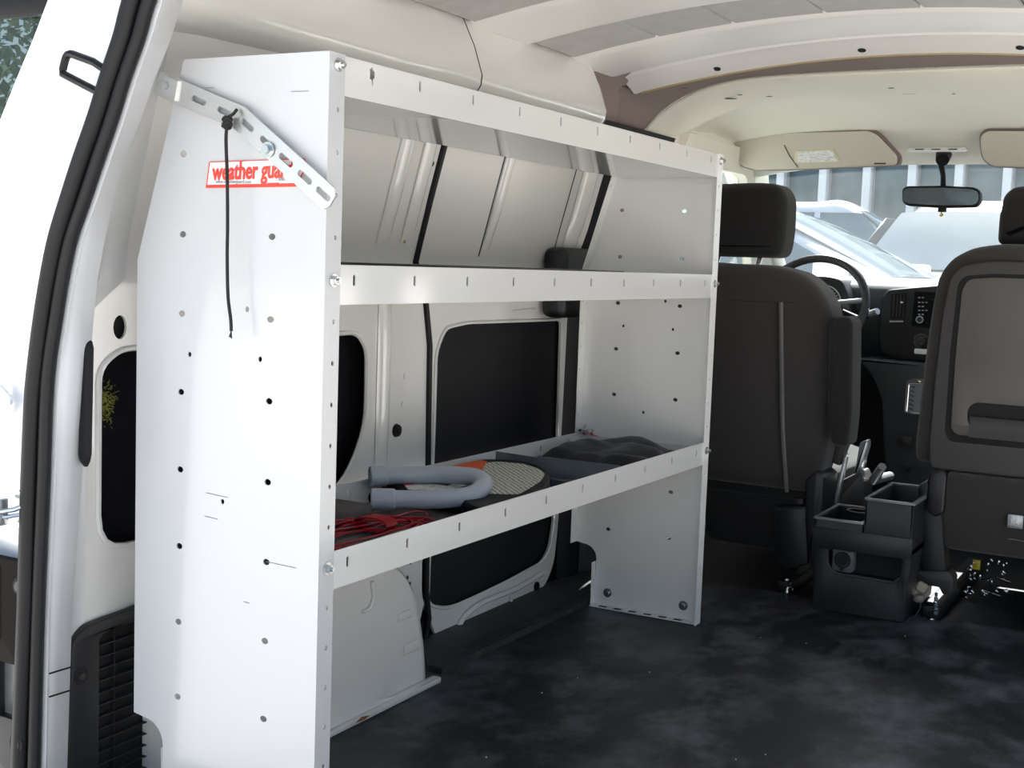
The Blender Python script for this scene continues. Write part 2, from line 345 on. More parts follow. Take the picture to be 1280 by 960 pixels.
# raised pillar pressing ahead of the insert
def bulge(y0, y1, z0, z1, h, n=10, m=14, off=0):
    rows = []
    for i in range(m+1):
        z = z0+(z1-z0)*i/m; row = []
        for j in range(n+1):
            t = j/n; e = math.sin(PI*t)**.6*min(1, 4*(i/m), 4*(1-i/m)) if 0 < j < n else 0
            row.append((wx(z)+off+.0015+h*e, y0+(y1-y0)*t, z))
        rows.append(row)
    return rows
MB().loft(bulge(.685, .725, .36, .74, .010)).build('pressed_rib', body_paint, wl)
MB().loft(bulge(.66, .70, .79, 1.04, .008)).build('pressed_rib', body_paint, wl)
MB().loft(bulge(.735, .775, .79, 1.04, .006)).build('pressed_rib', body_paint, wl)
MB().loft(bulge(.13, .40, .80, 1.0, .012)).build('pressed_rib', body_paint, wl)
for (px, py) in ((506, 470), (503, 505)):
    yy, zz = Yz(px, py, -.40); MB().cyl((-.401, yy, zz), (-.3975, yy, zz), .006, .005, 12).build('small_plug', body_paint, wl)
for (px, py) in ((530, 205), (523, 247), (519, 268), (509, 722), (513, 703), (512, 730)):
    yy, zz = Yz(px, py, -.37 if py < 300 else -.40); MB().sheet(oval(yy, zz, .0035, .0045, 8), wallf(.001), t=.001).build('small_hole', black, wl)
yy, zz = Yz(507, 302, -.385); MB().ball((wx(zz)+.003, yy, zz), (.002, .003, .004), 1).build('lint_speck', moss, wl)
MB().sheet([(-.03, .98), (.31, 1.0), (.31, 1.002), (-.03, .983)], wallf(.001), t=.001).build('panel_seam', plastic_grey, wl)

# sliding door (left): white frame, black trim board, gaps
d1 = thing('door_1', (-.40, 1.2, 0), 'closed sliding side door behind the shelves', kind='structure')
YX = lambda x, y: Yz(x, y, -.40)
outer = rpoly([YX(527, 745), YX(529, 640), (.873, .42), (.873, .60), (.850, .69), (.815, .76), (.81, .88), (.81, 1.07), (1.52, 1.07), (1.50, .9), (1.49, .76), (1.455, .64), (1.447, .30), YX(698, 650), YX(693, 700), YX(686, 722), YX(676, 739), YX(620, 770), YX(566, 798), YX(552, 804), YX(546, 798)], .02, 3)
apert = rpoly([YX(534, 752), (.885, .45), (.884, .585), (.915, .632), (1.0, .640), (1.425, .638), (1.432, .25), YX(692, 655), YX(687, 686), YX(677, 703), YX(637, 725), YX(600, 743), YX(569, 757), YX(556, 760), YX(541, 758)], .02, 3)
MB().sheet(outer, wallf(), [apert], t=.006, cuts=zc_cuts).build('door_frame', body_paint, d1)
MB().sheet(rrect(.87, .01, 1.44, .66, .02), yz(-.412), t=.004).build('trim_board', hardboard, d1, 'black hardboard trim inset in the door')
MB().tube([Vector((-.399, y, z)) for y, z in apert], .004, 6, closed=True).build('aperture_rim', body_paint, d1)
MB().loft(bulge(1.035, 1.065, .79, 1.06, .010)).build('pressed_rib', body_paint, d1)
MB().loft(bulge(1.39, 1.46, .79, 1.06, .014)).build('pressed_rib', body_paint, d1)
for y in (1.028, 1.352): MB().sheet([(y, .775), (y+.003, .775), (y+.003, 1.07), (y, 1.07)], wallf(.0012), t=.001, cuts=zc_cuts).build('panel_seam', plastic_grey, d1)
MB().tube(spline([(-.396, *Yz(568, 790, -.40)), (-.394, *Yz(578, 770, -.40)), (-.392, *Yz(600, 752, -.40)), (-.392, *Yz(640, 736, -.40)), (-.394, *Yz(676, 716, -.40))], 6), .006, 8).build('pressed_rib', body_paint, d1)
MB().tube([(-.396, *Yz(637, 745, -.40)), (-.396, *Yz(637, 758, -.40))], .004, 6).build('pressed_rib', body_paint, d1)
yy, zz = Yz(670, 733, -.40); MB().cyl((-.402, yy, zz), (-.396, yy, zz), .011, seg=16).build('rubber_plug', rubber, d1, 'round black plug')
MB().tube([(wx(.66)+.004, *Yz(640, 389, -.40)), (wx(.66)+.004, *Yz(667, 386, -.40))], .0025, 6).build('trim_highlight_bead', body_paint, d1)
hb = MB().box((-.395, 1.305, .645), (-.335, 1.505, .803), .02, 4); hb.box((-.36, 1.43, .64), (-.325, 1.50, .79), .015, 3)
hb.build('latch_cover', plastic, d1, 'black plastic latch cover')
# gaps and seals round the door
sp = [(-.02, .86), (.05, .885), (.11, .872), (.42, .863), (.60, .858), (.69, .838), (.76, .80), (.88, .797), (1.0, .798), (1.06, .80)]
MB().tube([(wx(z)+.002, y, z) for z, y in reversed(sp)], .0065, 8).build('door_seal', rubber, d1, 'thin black seal in the door gap')
MB().sheet([(.80, -.03), (1.9, -.03), (1.9, 1.1), (.79, 1.1)], wallf(-.03), t=.01, cuts=zc_cuts).build('gap_backing', black, d1)
o = thing('trim_2', (-.38, 1.55, 0), 'black B pillar seal and trim behind the shelves', kind='structure')
MB().loft([[(wx(z)-.012, 1.475+(.015 if z > .7 else -.0), z), (wx(z)+.006, 1.50, z), (wx(z)+.010, 1.53, z), (wx(z)+.004, 1.565, z)] for z in (-.02, .1, .3, .5, .7, .85, .99)]).build('pillar_seal', rubber, o)
MB().loft([[(wx(z)+.004, 1.565, z), (wx(z)+.03, 1.62, z), (wx(z)+.035, 1.72, z), (wx(z)-.01, 1.78, z)] for z in (-.02, .3, .55, .7)]).build('pillar_cover', plastic_grey, o)
MB().loft([[(wx(z)+.004, 1.565, z), (wx(z)+.03, 1.62, z), (wx(z)+.035, 1.72, z), (wx(z)-.01, 1.78, z)] for z in (.7, .85, 1.0)]).build('pillar_upper', foam_brown, o)
# step mat beside the door
st = MB().sheet([(-.405, .86), (-.30, .735), (-.27, .735), (-.262, 1.33), (-.262, 1.62), (-.405, 1.62)], lambda u, v, w: Vector((u, v, .012+w-(.0 if u < -.3 else .0))), t=.03)
for i in range(4):
    x = -.300+i*.010; st.box((x, .87, .011), (x+.004, 1.6, .0140))
tag(st.build('trim_3', step_mat), 'black ribbed step mat along the sliding door', kind='structure')
# wheel arch box
arch = [(.108, 0), (.109, .10), (.120, .17), (.150, .235), (.20, .28), (.33, .302), (.50, .272), (.58, .236), (.625, .195), (.653, .14), (.672, .07), (.682, 0)]
w = thing('trim_4', (-.3, .3, 0), 'white pressed steel wheel arch box under the bottom shelf', kind='structure')
am = MB(); prof = spline([(y, z, 0) for y, z in arch], 4); rows = []
for (x, s) in ((-.41, 1.0), (-.285, 1.0), (-.272, .985), (-.267, .955), (-.265, .88), (-.264, .5), (-.263, .14), (-.257, .10)):
    rows.append([(x, .36+(p.x-.36)*(.5+.5*s), p.y*s) for p in prof])
rows.append([(-.250, .36+(p.x-.36)*.98, min(p.y*.03, .004)) for p in prof])
am.loft(rows); am.build('arch_skin', body_paint, w, ang=60)
for (a, b, c) in (((498, 772), (520, 764), .010), ((505, 815), (530, 800), .010)):
    pa, pb = at(*a, 'X', -.262), at(*b, 'X', -.262)
    MB().box((-.272, pa.y, min(pa.z, pb.z)-.008), (-.2605, pb.y-.012, max(pa.z, pb.z)+.006), .0045, 4).build('pressed_rib', body_paint, w)
MB().tube(spline([at(465, 727, 'X', -.262), at(467, 745, 'X', -.262), at(462, 760, 'X', -.262), at(453, 765, 'X', -.262)], 5), .004, 8).build('pressed_rib', body_paint, w)
MB().box((-.266, .14, .0), (-.245, .695, .012), .004).build('floor_flange', body_paint, w)
MB().sheet([Xy(445, 903, .0135), Xy(452, 896, .0135), Xy(462, 894, .0135), Xy(456, 899, .0135)], xy(.0135), t=.0008).build('rust_chip', rust, w, 'rust chip')

# side header rail
tr = thing('trim_5', (-.28, .6, 1.0), 'glossy pressed header rail above the shelves', kind='structure')
pr_ = [(-.345, 1.052), (-.285, 1.058), (-.262, 1.066), (-.252, 1.080), (-.250, 1.098), (-.268, 1.15), (-.292, 1.198), (-.297, 1.206), (-.35, 1.214)]
def prail(y, dx=0, dz=0): return [(x+dx, y, z+dz) for x, z in pr_]
MB().loft([prail(.778), prail(1.0), prail(1.2), prail(1.30), prail(1.335, -.012, .002), prail(1.35, -.035, .006)]).build('front_rail', body_paint, tr, ang=50)
MB().loft([prail(-.08, .05, .01), prail(.0, .02, .0), prail(.12, -.012, .004), prail(.3, -.022, .006), prail(.5, -.008), prail(.66, 0), prail(.70, .002), prail(.774)]).build('rear_rail', body_paint, tr, ang=50)
MB().loft([prail(.765, -.003, .001), prail(.79, -.003, .001)]).build('rail_joint', black, tr)
p = at(553, 55, 'X', -.272); MB().sheet(oval(p.y, p.z, .010, .0155, 14), lambda u, v, w: Vector((-.271+w-(v-p.z)*.46, u, v)), t=.001).build('round_hole', black, tr)
MB().tube([at(610, 88, 'X', -.262), at(710, 118, 'X', -.262)], .003, 8).build('pressed_bead', body_paint, tr)
fl = MB().loft([[(-.31, -.05, 1.206), (-.31, 1.45, 1.206)], [(-.285, -.05, 1.212), (-.285, 1.45, 1.212)]], t=.003)
for y in (.62, .86, .98, 1.12, 1.27): fl.box((-.312, y, 1.208), (-.288, y+.05, 1.217))
fl.build('seam_flange', body_paint, tr)

# roof
rf = thing('ceiling', (VC, 1.0, 1.25), 'bare van roof with pressed bows', kind='structure')
xs = [-.46+i*(1.52/30) for i in range(31)]
def bow(y0, y1, zc, name, m, h=.012, lab=None, x0=-.30, x1=.90):
    X = [x0+i*(x1-x0)/28 for i in range(29)]; rows = []
    for (y, dz) in ((y0, h), (y0+.012, .002), (y0+.03, 0), (y1-.03, 0), (y1-.012, .002), (y1, h)):
        rows.append([(x, y, rz(x, zc)+dz) for x in X])
    return MB().loft(rows).build(name, m, rf, lab)
MB().loft([[(x, y, rz(x, 1.30)) for x in xs] for y in (-.25, .3, .9, 1.4, 1.9, 2.45)], t=-.02).build('roof_skin', roof_skin, rf)
bow(1.215, 1.455, 1.252, 'roof_bow', roof_paint)
bow(.80, 1.03, 1.252, 'roof_bow', roof_paint)
bow(.34, .52, 1.256, 'roof_bow', roof_paint)
bow(-.16, .04, 1.250, 'roof_bow', roof_paint)
XB = [-.30+i*1.2/28 for i in range(29)]
MB().loft([[(x, y, rz(x, z)) for x in XB] for y, z in ((1.466, 1.264), (1.474, 1.254), (1.49, 1.2515), (1.51, 1.2475), (1.556, 1.232), (1.562, 1.231), (1.60, 1.240))]).build('rear_edge_bow', roof_paint, rf)
for (px, py) in ((896, 72), (1077, 60), (1275, 60)):
    q_ = at(px, py, 'Y', 1.53); x = q_.x; h0 = Vector((x, 1.533, rz(x, 1.2397))); nn = Vector((0, -.32, -.95))
    MB().cyl(h0-nn*.004, h0+nn*.0008, .0088, seg=16).build('round_hole', black, rf)
for (y0, y1) in ((1.04, 1.205), (.53, .79), (.05, .33)):
    X = [-.29, -.10, .06, .24, .42, .60, .78, .9]
    for a, b in zip(X, X[1:]):
        MB().loft([[(x, y, rz(x, 1.264)) for x in (a+.004, (a+b)/2, b-.004)] for y in (y0+random.uniform(-.012, -.004), y1+random.uniform(.004, .012))], t=.006).build('sound_pad', pad_grey, rf)
X = [-.42+i*1.36/40 for i in range(41)]
def hz(x, zc, a=.12, p=6): return zc-a*min(1.5, (abs(x-.27)/.63))**p
# brown felt between the last bow and the headliner
fm = MB().loft([[(x, 1.566, rz(x, 1.233)) if abs(x-.27) < .56 else (x, 1.48, rz(x, 1.247)-.0) for x in X],
           [(x, 1.62, hz(x, 1.243, .125, 5.5)) for x in X], [(x, 1.751, hz(x, 1.231, .125, 5.5)) for x in X]]); fm.build('felt_strip', foam_brown, rf, 'brown felt behind the headliner edge')
MB().loft([[(x, 1.40, 1.21), (x+.004, 1.66, 1.13), (x, 1.8, 1.10)] if 0 else [(-.40+.0*x, y, z) for y, z in ((1.37, 1.25), (1.37, 1.0))] for x in (0, 1)]) .bm.free()
MB().loft([[(-.385, 1.30, .96), (-.345, 1.33, 1.14), (-.30, 1.34, 1.205), (-.2, 1.36, 1.225)], [(-.395, 1.5, .96), (-.365, 1.5, 1.10), (-.325, 1.5, 1.17), (-.22, 1.5, 1.225)], [(-.41, 1.68, .96), (-.385, 1.68, 1.10), (-.345, 1.68, 1.17), (-.26, 1.68, 1.23)], [(-.43, 1.79, .96), (-.41, 1.79, 1.10), (-.37, 1.79, 1.18), (-.28, 1.79, 1.24)]]).build('felt_corner', foam_brown, rf, 'brown felt in the roof corner')
MB().tube([(x, 1.562, rz(x, 1.2305)) for x in X if x > -.29], .0026, 6).build('glue_edge', yellow_edge, rf, 'yellowed glue line')
# headliner
def hrow(y, zc, a=.12, p=6, dz=0): return [(x, y, hz(x, zc, a, p)+dz) for x in X]
hl = MB().loft([hrow(1.755, 1.229, .125, 5.5), hrow(1.752, 1.226, .125, 5.5), hrow(1.765, 1.219, .125, 5.5), hrow(1.80, 1.216, .12, 5.5), hrow(1.97, 1.208, .11, 5), hrow(1.99, 1.207, .11, 5), hrow(2.03, 1.213, .09, 5), hrow(2.2, 1.187, .05, 4), hrow(2.38, 1.150, .025, 4), hrow(2.50, 1.109, .02, 3.5), hrow(2.56, 1.085, .04, 3.5), hrow(2.60, 1.088, .04, 3.5)])
hl.build('headliner', liner_beige, rf, 'beige fabric headliner over the cab', ang=60)
MB().tube([(x, 1.757, hz(x, 1.226, .125, 5.5)) for x in X], .0055, 8).build('headliner_lip', liner_beige, rf)
p = at(991, 157, 'Z', 1.175)
MB().cyl((p.x, p.y, p.z-.004), (p.x, p.y, p.z+.02), .016, .018, 18).ball((p.x, p.y-.002, p.z-.006), (.004, .004, .002), 1).build('trim_button', liner_beige, rf)

for (px, py, ln_, wd) in ((914, 115, .030, .004), (925, 113, .012, .003), (961, 118, .016, .002), (1136, 118, .040, .0022), (1114, 111, .014, .002), (1192, 118, .008, .002), (1158, 146, .008, .0015), (856, 152, .006, .004), (1277, 112, .01, .002), (855, 113, .016, .002)):
    q_ = at(px, py, 'Z', 1.208 if px > 880 else 1.18); zz = hz(q_.x, 1.2115, .115, 5.2)-.0016; MB().sheet(oval(0, 0, ln_/2, wd*1.6, 8), lambda u, v, w: Vector((q_.x+u, q_.y+v, zz+w)), t=.001).build('scuff', plastic_grey, rf)
# outer skin so daylight only enters through the real openings
ms = thing('wall_right', (1.1, 1, 0), 'right inner side wall of the van', kind='structure')
def rx(z): return 2*VC-wx(z)+.09
MB().loft([[(rx(z), y, z) for z in (-.05, .3, .6, .76, .9, 1.0, 1.1, 1.25)] for y in (-.15, .3, .78)], t=.03).loft([[(rx(z), y, z) for z in (1.06, 1.1, 1.25)] for y in (.78, 1.55)], t=.03).loft([[(rx(z), y, z) for z in (-.05, .3, .6, .76, .9, 1.0, 1.1, 1.25)] for y in (1.55, 1.75)], t=.03).build('side_panel', body_paint, ms)
MB().sheet(rrect(.05, .30, .75, .62, .05), lambda u, v, w: Vector((rx(v)-.004-w, u, v)), t=.004).build('insert_panel', fuzz, ms)
for nm, sx in (('wall_front_left', 0), ('wall_front_right', 1)):
    cl = thing(nm, (-.45 if not sx else 1.12, 2.2, 0), 'cab side with its window opening', kind='structure')
    f = (lambda u, v, w: Vector((wx(v)-.05-w, u, v))) if not sx else (lambda u, v, w: Vector((rx(v)+.03+w, u, v)))
    win = rpoly([(2.04, .70), (2.95, .66), (2.50, 1.05), (2.04, 1.05)], .04, 3)
    MB().sheet([(1.96, -.1), (3.3, -.1), (3.3, .66), (2.60, 1.12), (1.96, 1.12)], f, [win], t=.03, cuts=zc_cuts).build('cab_side', liner_beige, cl)
    MB().sheet(win, f, t=.004, cuts=zc_cuts).build('side_window', side_glass, cl)
for s in (0, 1):
    m = (lambda x: x) if not s else (lambda x: 2*VC-x)
    tag(MB().tube(spline([(m(-.43), 3.15, .76), (m(-.40), 2.85, .92), (m(-.375), 2.6, 1.05), (m(-.36), 2.48, 1.11), (m(-.37), 2.1, 1.12), (m(-.39), 1.75, 1.08)], 6), .035, 10).build('trim_%d' % (6+s), liner_beige), 'beige windscreen pillar and roof side trim', kind='structure')
w1 = thing('window_1', (VC, 2.9, .75), 'windscreen of the van', kind='structure')
MB().loft([[(x, 3.22-.10*((x-VC)/.7)**2, .735) for x in X], [(x, 2.88-.09*((x-VC)/.7)**2, .92) for x in X], [(x, 2.55-.08*((x-VC)/.7)**2, 1.10) for x in X]], t=.005).build('windscreen', windshield_m, w1)
tag(MB().box((-.62, 3.24, -.1), (1.24, 3.30, .72)).build('wall_front', plastic), 'firewall below the windscreen', kind='structure')

# rear opening: D pillar, seal, jamb
tp = thing('trim_8', (-.3, -.1, 0), 'left rear door pillar and flange', kind='structure')
rowsY = [(-60, 188, 226, 262), (0, 163, 200, 229), (50, 150, 185, 213), (100, 134, 167, 193), (150, 118, 152, 176), (200, 100, 135, 155), (250, 84, 118, 142), (300, 70, 100, 131), (350, 60, 89, 122), (400, 52, 81, 117), (450, 46, 73, 113), (500, 41, 69, 110), (600, 36, 66, 102), (770, 32, 58, 90), (960, 23, 54, 84), (1100, 20, 50, 82)]
YS = -.12
L1 = [at(a, y, 'Y', YS) for y, a, b, c in rowsY]; L2 = [at(b, y, 'Y', YS+.002) for y, a, b, c in rowsY]; L3 = [at(c, y, 'Y', -.055) for y, a, b, c in rowsY]
def L4(p): return Vector((wx(min(p.z, 1.05))+(.0015 if p.z > .68 else 0), .07 if p.z > .68 else .0, p.z))
rows = []
for a, b, c in zip(L1, L2, L3):
    d = L4(c); e = (c+d)/2+Vector((-.01, -.012, 0))
    rows.append([a+Vector((.005, .006, 0)), b+Vector((0, .004, 0)), b.lerp(c, .5)+Vector((0, -.012, 0)), c, c+Vector((-.008, .004, 0)), e, d])
dense = []
for i in range(len(rows)-1):
    for k in range(5): dense.append([rows[i][j].lerp(rows[i+1][j], k/5) for j in range(7)])
dense.append(rows[-1])
MB().loft(dense).build('pillar_skin', body_white, tp, ang=70)
jr = []
for a in L1:
    zz = a.z; xo = -.60-.0*zz if zz < .7 else -.60+(zz-.7)**1.3*.75
    jr.append([a+Vector((.01, .004, 0)), a.lerp(Vector((xo, YS+.03, zz)), .35)+Vector((0, .012, 0)), a.lerp(Vector((xo, YS+.03, zz)), .7)+Vector((0, -.004, 0)), Vector((xo, YS+.02, zz))])
# outer edge measured where the paint ends against the open door glass
for i, (py, ex) in enumerate(((-60, 84), (0, 60), (50, 41), (100, 20), (150, 0), (200, -20), (250, -42), (300, -62))):
    e = at(ex, py, 'Y', YS+.01); jr[i][3] = e; jr[i][1] = jr[i][0].lerp(e, .4)+Vector((0, .006, 0)); jr[i][2] = jr[i][0].lerp(e, .75)
MB().loft(jr).build('door_jamb', body_white, tp, ang=70)
MB().loft([[r[3] for r in jr], [r[3]+Vector((-.03, .25, 0)) for r in jr], [Vector((-.62 if r[3].z < .75 else r[3].x-.12, 1.7, r[3].z)) for r in jr]]).build('outer_side_skin', body_white, tp)
se = thing('trim_9', (-.3, -.12, 0), 'black rubber weatherstrip round the rear door opening', kind='structure')
c1 = spline([a.lerp(b, .30)+Vector((0, -.010, 0)) for a, b in zip(L1, L2)], 6); c2 = spline([a.lerp(b, .78)+Vector((0, -.006, 0)) for a, b in zip(L1, L2)], 6)
MB().tube(c1, .0115, 12).build('seal_bulb', rubber, se); MB().tube(c2, .0085, 10).build('seal_lip', rubber, se)
rp = MB()
rp.loft([[(1.0, -.13, -.05), (1.0, -.13, .7), (.96, -.13, 1.05), (.90, -.13, 1.25)], [(1.2, -.12, -.05), (1.2, -.12, .7), (1.15, -.12, 1.05), (1.0, -.12, 1.3)]], t=.04)
tag(rp.build('trim_10', body_white), 'right rear pillar', kind='structure')
tag(MB().loft([[(x, y, rz(x, zz)) for x in xs] for y, zz in ((-.14, 1.24), (-.16, 1.20), (-.20, 1.21), (-.22, 1.32))]).build('trim_11', body_white), 'rear roof header', kind='structure')
# black rubber buffer on pillar
p0, p1 = at(111, 424, 'Y', -.058), at(108, 583, 'Y', -.058)
b_ = MB().loft([[p0.lerp(p1, t)+Vector((dx*k_, dy*k_, 0)) for dx, dy in ((-.006, 0), (-.004, -.010), (.005, -.010), (.008, 0), (.003, .006))] for t, k_ in ((0, .25), (.02, .7), (.07, 1), (.90, 1), (.96, .75), (1, .3))], close_u=True, caps=True)
b_.build('buffer_strip', rubber, tp, 'upright black rubber buffer strip')
s_ = rows[7]; 
for py in (834, 863):
    a, b = at(62, py+8, 'Y', -.125), at(88, py, 'Y', -.066); MB().tube([a, b], .0012, 6).build('seam_sealer', ribbed, tp)
# jamb fittings
def onj(px, py, w=0): return at(px, py, 'Y', YS-.004-w)
hk = thing('wire_hook', onj(130, 95), 'black wire door hold-open loop beside the rear weatherstrip', 'hook')
loop = rpoly([Xz(128, 81, -.13), Xz(88, 66, -.13), Xz(80, 98, -.13), Xz(122, 117, -.13)], .010, 4)
loop = loop[4:-4] if 0 else loop
MB().tube([onj(134, 89, .004)]+[Vector((x, -.135, z)) for x, z in loop[4:12]]+[onj(126, 117, .004)], .0048, 8).build('wire_loop', rubber, hk)
MB().ball(onj(138, 67, .002), (.0035, .003, .0045), 1).build('stop_stud', rubber, hk)
ca = thing('door_check', onj(22, 632), 'zinc door check arm bolted to the left jamb', 'door check')
for (px, py) in ((29, 617), (28, 655)):
    c = onj(px, py, .002); MB().cyl(c, c+Vector((0, -.003, 0)), .0085, seg=16).cyl(c+Vector((0, -.003, 0)), c+Vector((0, -.009, 0)), .0055, seg=6).build('hex_bolt', bolt_m, ca)
MB().tube([onj(34, 629, .008), onj(26, 634, .014), onj(18, 637, .02), onj(0, 640, .03), onj(-30, 643, .05)], .0035, 8).tube([onj(34, 643, .006), onj(20, 644, .016), onj(10, 646, .022), onj(-30, 650, .04)], .003, 8).box(onj(-6, 652, .03)-Vector((.012, .003, .005)), onj(6, 628, .02)+Vector((.004, .003, .006)), .002).build('check_arm', steel, ca)
hc = thing('hinge_plate', onj(4, 500), 'white bolted hinge plate at the left edge of the frame', 'hinge')
MB().sheet(rpoly([Xz(-20, 478, YS-.004), Xz(-2, 482, YS-.004), Xz(16, 502, YS-.004), Xz(14, 512, YS-.004), Xz(-4, 530, YS-.004), Xz(-24, 536, YS-.004)], .004), xz(YS-.002), t=.004, bev=.001).build('plate', body_white, hc)
MB().cyl(onj(8, 504, .002), onj(8, 504, .006), .005, seg=12).build('bolt', body_white, hc)
for k, (y0, y1, lab) in enumerate(((700, 805, 'ribbed brown-grey lamp housing on the jamb with a round black fixing'), (898, 948, 'small black corner block low on the jamb with a round fixing'))):
    tl = thing('lamp_housing' if not k else 'corner_block', onj(10, (y0+y1)/2), lab, 'lamp housing' if not k else 'bracket')
    a, b = Xz(-60, y1, YS), Xz(36, y0, YS)
    MB().sheet(rrect(a[0], a[1], b[0], b[1], .006), xz(YS-.014), t=.012, bev=.002).build('housing', ribbed if not k else plastic, tl)
    if not k:
        for i in range(22):
            y = y0+6+i*4.2; u, v = Xz(-60, y, YS), Xz(12, y, YS)
            MB().box((u[0], YS-.0165, v[1]-.0010), (v[0], YS-.014, v[1]+.0010)).build('rib', ribs_mat, tl)
    c = at(26 if not k else 22, 733 if not k else 929, 'Y', YS-.014)
    MB().cyl(c, c+Vector((0, -.003, 0)), .012, seg=18).build('fixing_ring', black, tl); MB().cyl(c+Vector((0, -.003, 0)), c+Vector((0, -.005, 0)), .007, seg=14).build('fixing_screw', plastic_grey, tl)
dk = thing('jamb_cover', onj(2, 850), 'narrow black cover strip at the left frame edge', 'cover')
a, b = Xz(-60, 896, YS), Xz(9, 805, YS); MB().box((a[0], YS-.012, a[1]), (b[0], YS-.002, b[1]), .003).build('strip', rubber, dk)

# rear door swung open beyond the jamb, only its glass corner shows
d2 = thing('door_2', (-.62, -.10, 0), 'rear door swung open, its glass behind the jamb edge', kind='structure')
MB().sheet([(-.55, .78), (-.445, 1.0), (-.40, 1.2), (-1.0, 1.2), (-1.05, .78)], xz(-.05), t=.004).build('door_glass', glass_mat('rear tinted glass', (.45, .5, .5), .01), d2)
MB().sheet([(-.60, -.05), (-.60, .80), (-1.10, .80), (-1.10, -.05)], xz(-.04), t=.03).build('door_panel', body_white, d2)
MB().box((-1.05, -.065, 1.062), (-.38, -.05, 1.10), .003).build('glass_frame', rubber, d2)

# vent cover, low on the quarter panel
vc = thing('vent_cover', (-.41, .1, 0), 'black plastic air vent cover low on the rear quarter', 'vent')
XV = -.386
of = rpoly([Yz(84, 1010, XV), Yz(91, 800, XV), Yz(110, 782, XV), Yz(175, 758, XV), (.36, .31), (.36, -.03)], .02, 4)
a, b = Yz(124, 1010, XV), Yz(125, 798, XV)
inn = rpoly([(a[0], -.02), (b[0], b[1]), Yz(136, 788, XV), Yz(175, 776, XV), (.33, .285), (.33, -.02)], .010, 4)
MB().sheet(of, yz(XV), [inn], t=.012, bev=.003).build('vent_frame', plastic, vc)
MB().sheet([(.01, -.03), (.35, -.03), (.35, .3), Yz(175, 765, XV), Yz(120, 785, XV), Yz(105, 800, XV)], yz(-.3975), t=.002).build('vent_back', black, vc)
for i in range(15):
    z = -.012+i*.0172
    if z < b[1]+.004: MB().box((-.3970, b[0]-.002, z), (-.3885, .33, z+.0013)).build('slat', plastic_grey, vc)
for y in (b[0]+.030, b[0]+.14, b[0]+.25): MB().box((-.3968, y, -.02), (-.3892, y+.0012, b[1]+.008)).build('upright', plastic, vc)
c = at(101, 845, 'X', -.386); MB().cyl(c+Vector((-.001, 0, 0)), c+Vector((.001, 0, 0)), .0125, seg=18).build('screw_recess', black, vc); MB().cyl(c, c+Vector((.004, 0, 0)), .005, seg=8).build('screw', plastic_grey, vc)
c = at(131, 503, 'X', -.43); ln = MB()
for i in range(280):
    g = Vector((0, random.gauss(0, .0085), random.gauss(0, .013))); p = Vector((-.4285, c.y, c.z))+g; d = Vector((random.uniform(0, .6), random.gauss(0, 1), random.gauss(0, 1))).normalized()*random.uniform(.0015, .005)
    ln.tube([p, p+d*.6+Vector((.002, 0, 0)), p+d], .00035, 3)
tag(ln.build('lint_tuft', moss), 'tuft of yellow-green lint stuck to the black panel', 'lint', kind='stuff')

# ---------------------------------------------------------------- shelving unit
L_ = 1.355
su = thing('shelving_unit', (-.15, L_/2, 0), 'white steel three-shelf van rack standing along the left wall', 'shelf rack')
prof = [(0, 0), (0, 1.006), (-.2265, 1.006), (-.304, .751), (-.304, .139), (-.285, .136)]
for i in range(1, 7):
    t = PI/2*i/6; prof.append((-.285+.033*math.sin(t)*1.0, .104+.032*math.cos(t)))
prof += [(-.2535, .06), (-.2535, 0)]
R4 = .1016
def pholes(y, near):
    H = []
    for k in range(8):
        for a in ((-.0805, -.2265) if k else (-.0805+(-.0 if near else 0), -.2265)):
            H.append(oval(a, .8877-R4*k, .0055, .0042, 8))
    small = ((309, 386.7), (237, 443), (325, 449), (278, 627)) if near else ((779, 407.5), (841, 411.8), (804, 515.5), (831.6, 376.6))
    for px, py in small: u, v = Xz(px, py, y); H.append(oval(u, v, .0032, .0036, 8))
    return H
def flange(mb, x, y0, y1, side, holes):
    hs = [oval(y0+(.0188 if y1 > y0 else -.0188), z, .0026, .0032, 8) for z in holes]
    mb.sheet([(min(y0, y1), .0), (max(y0, y1), .0), (max(y0, y1), 1.006), (min(y0, y1), 1.006)], yz(x), hs, t=.0016)
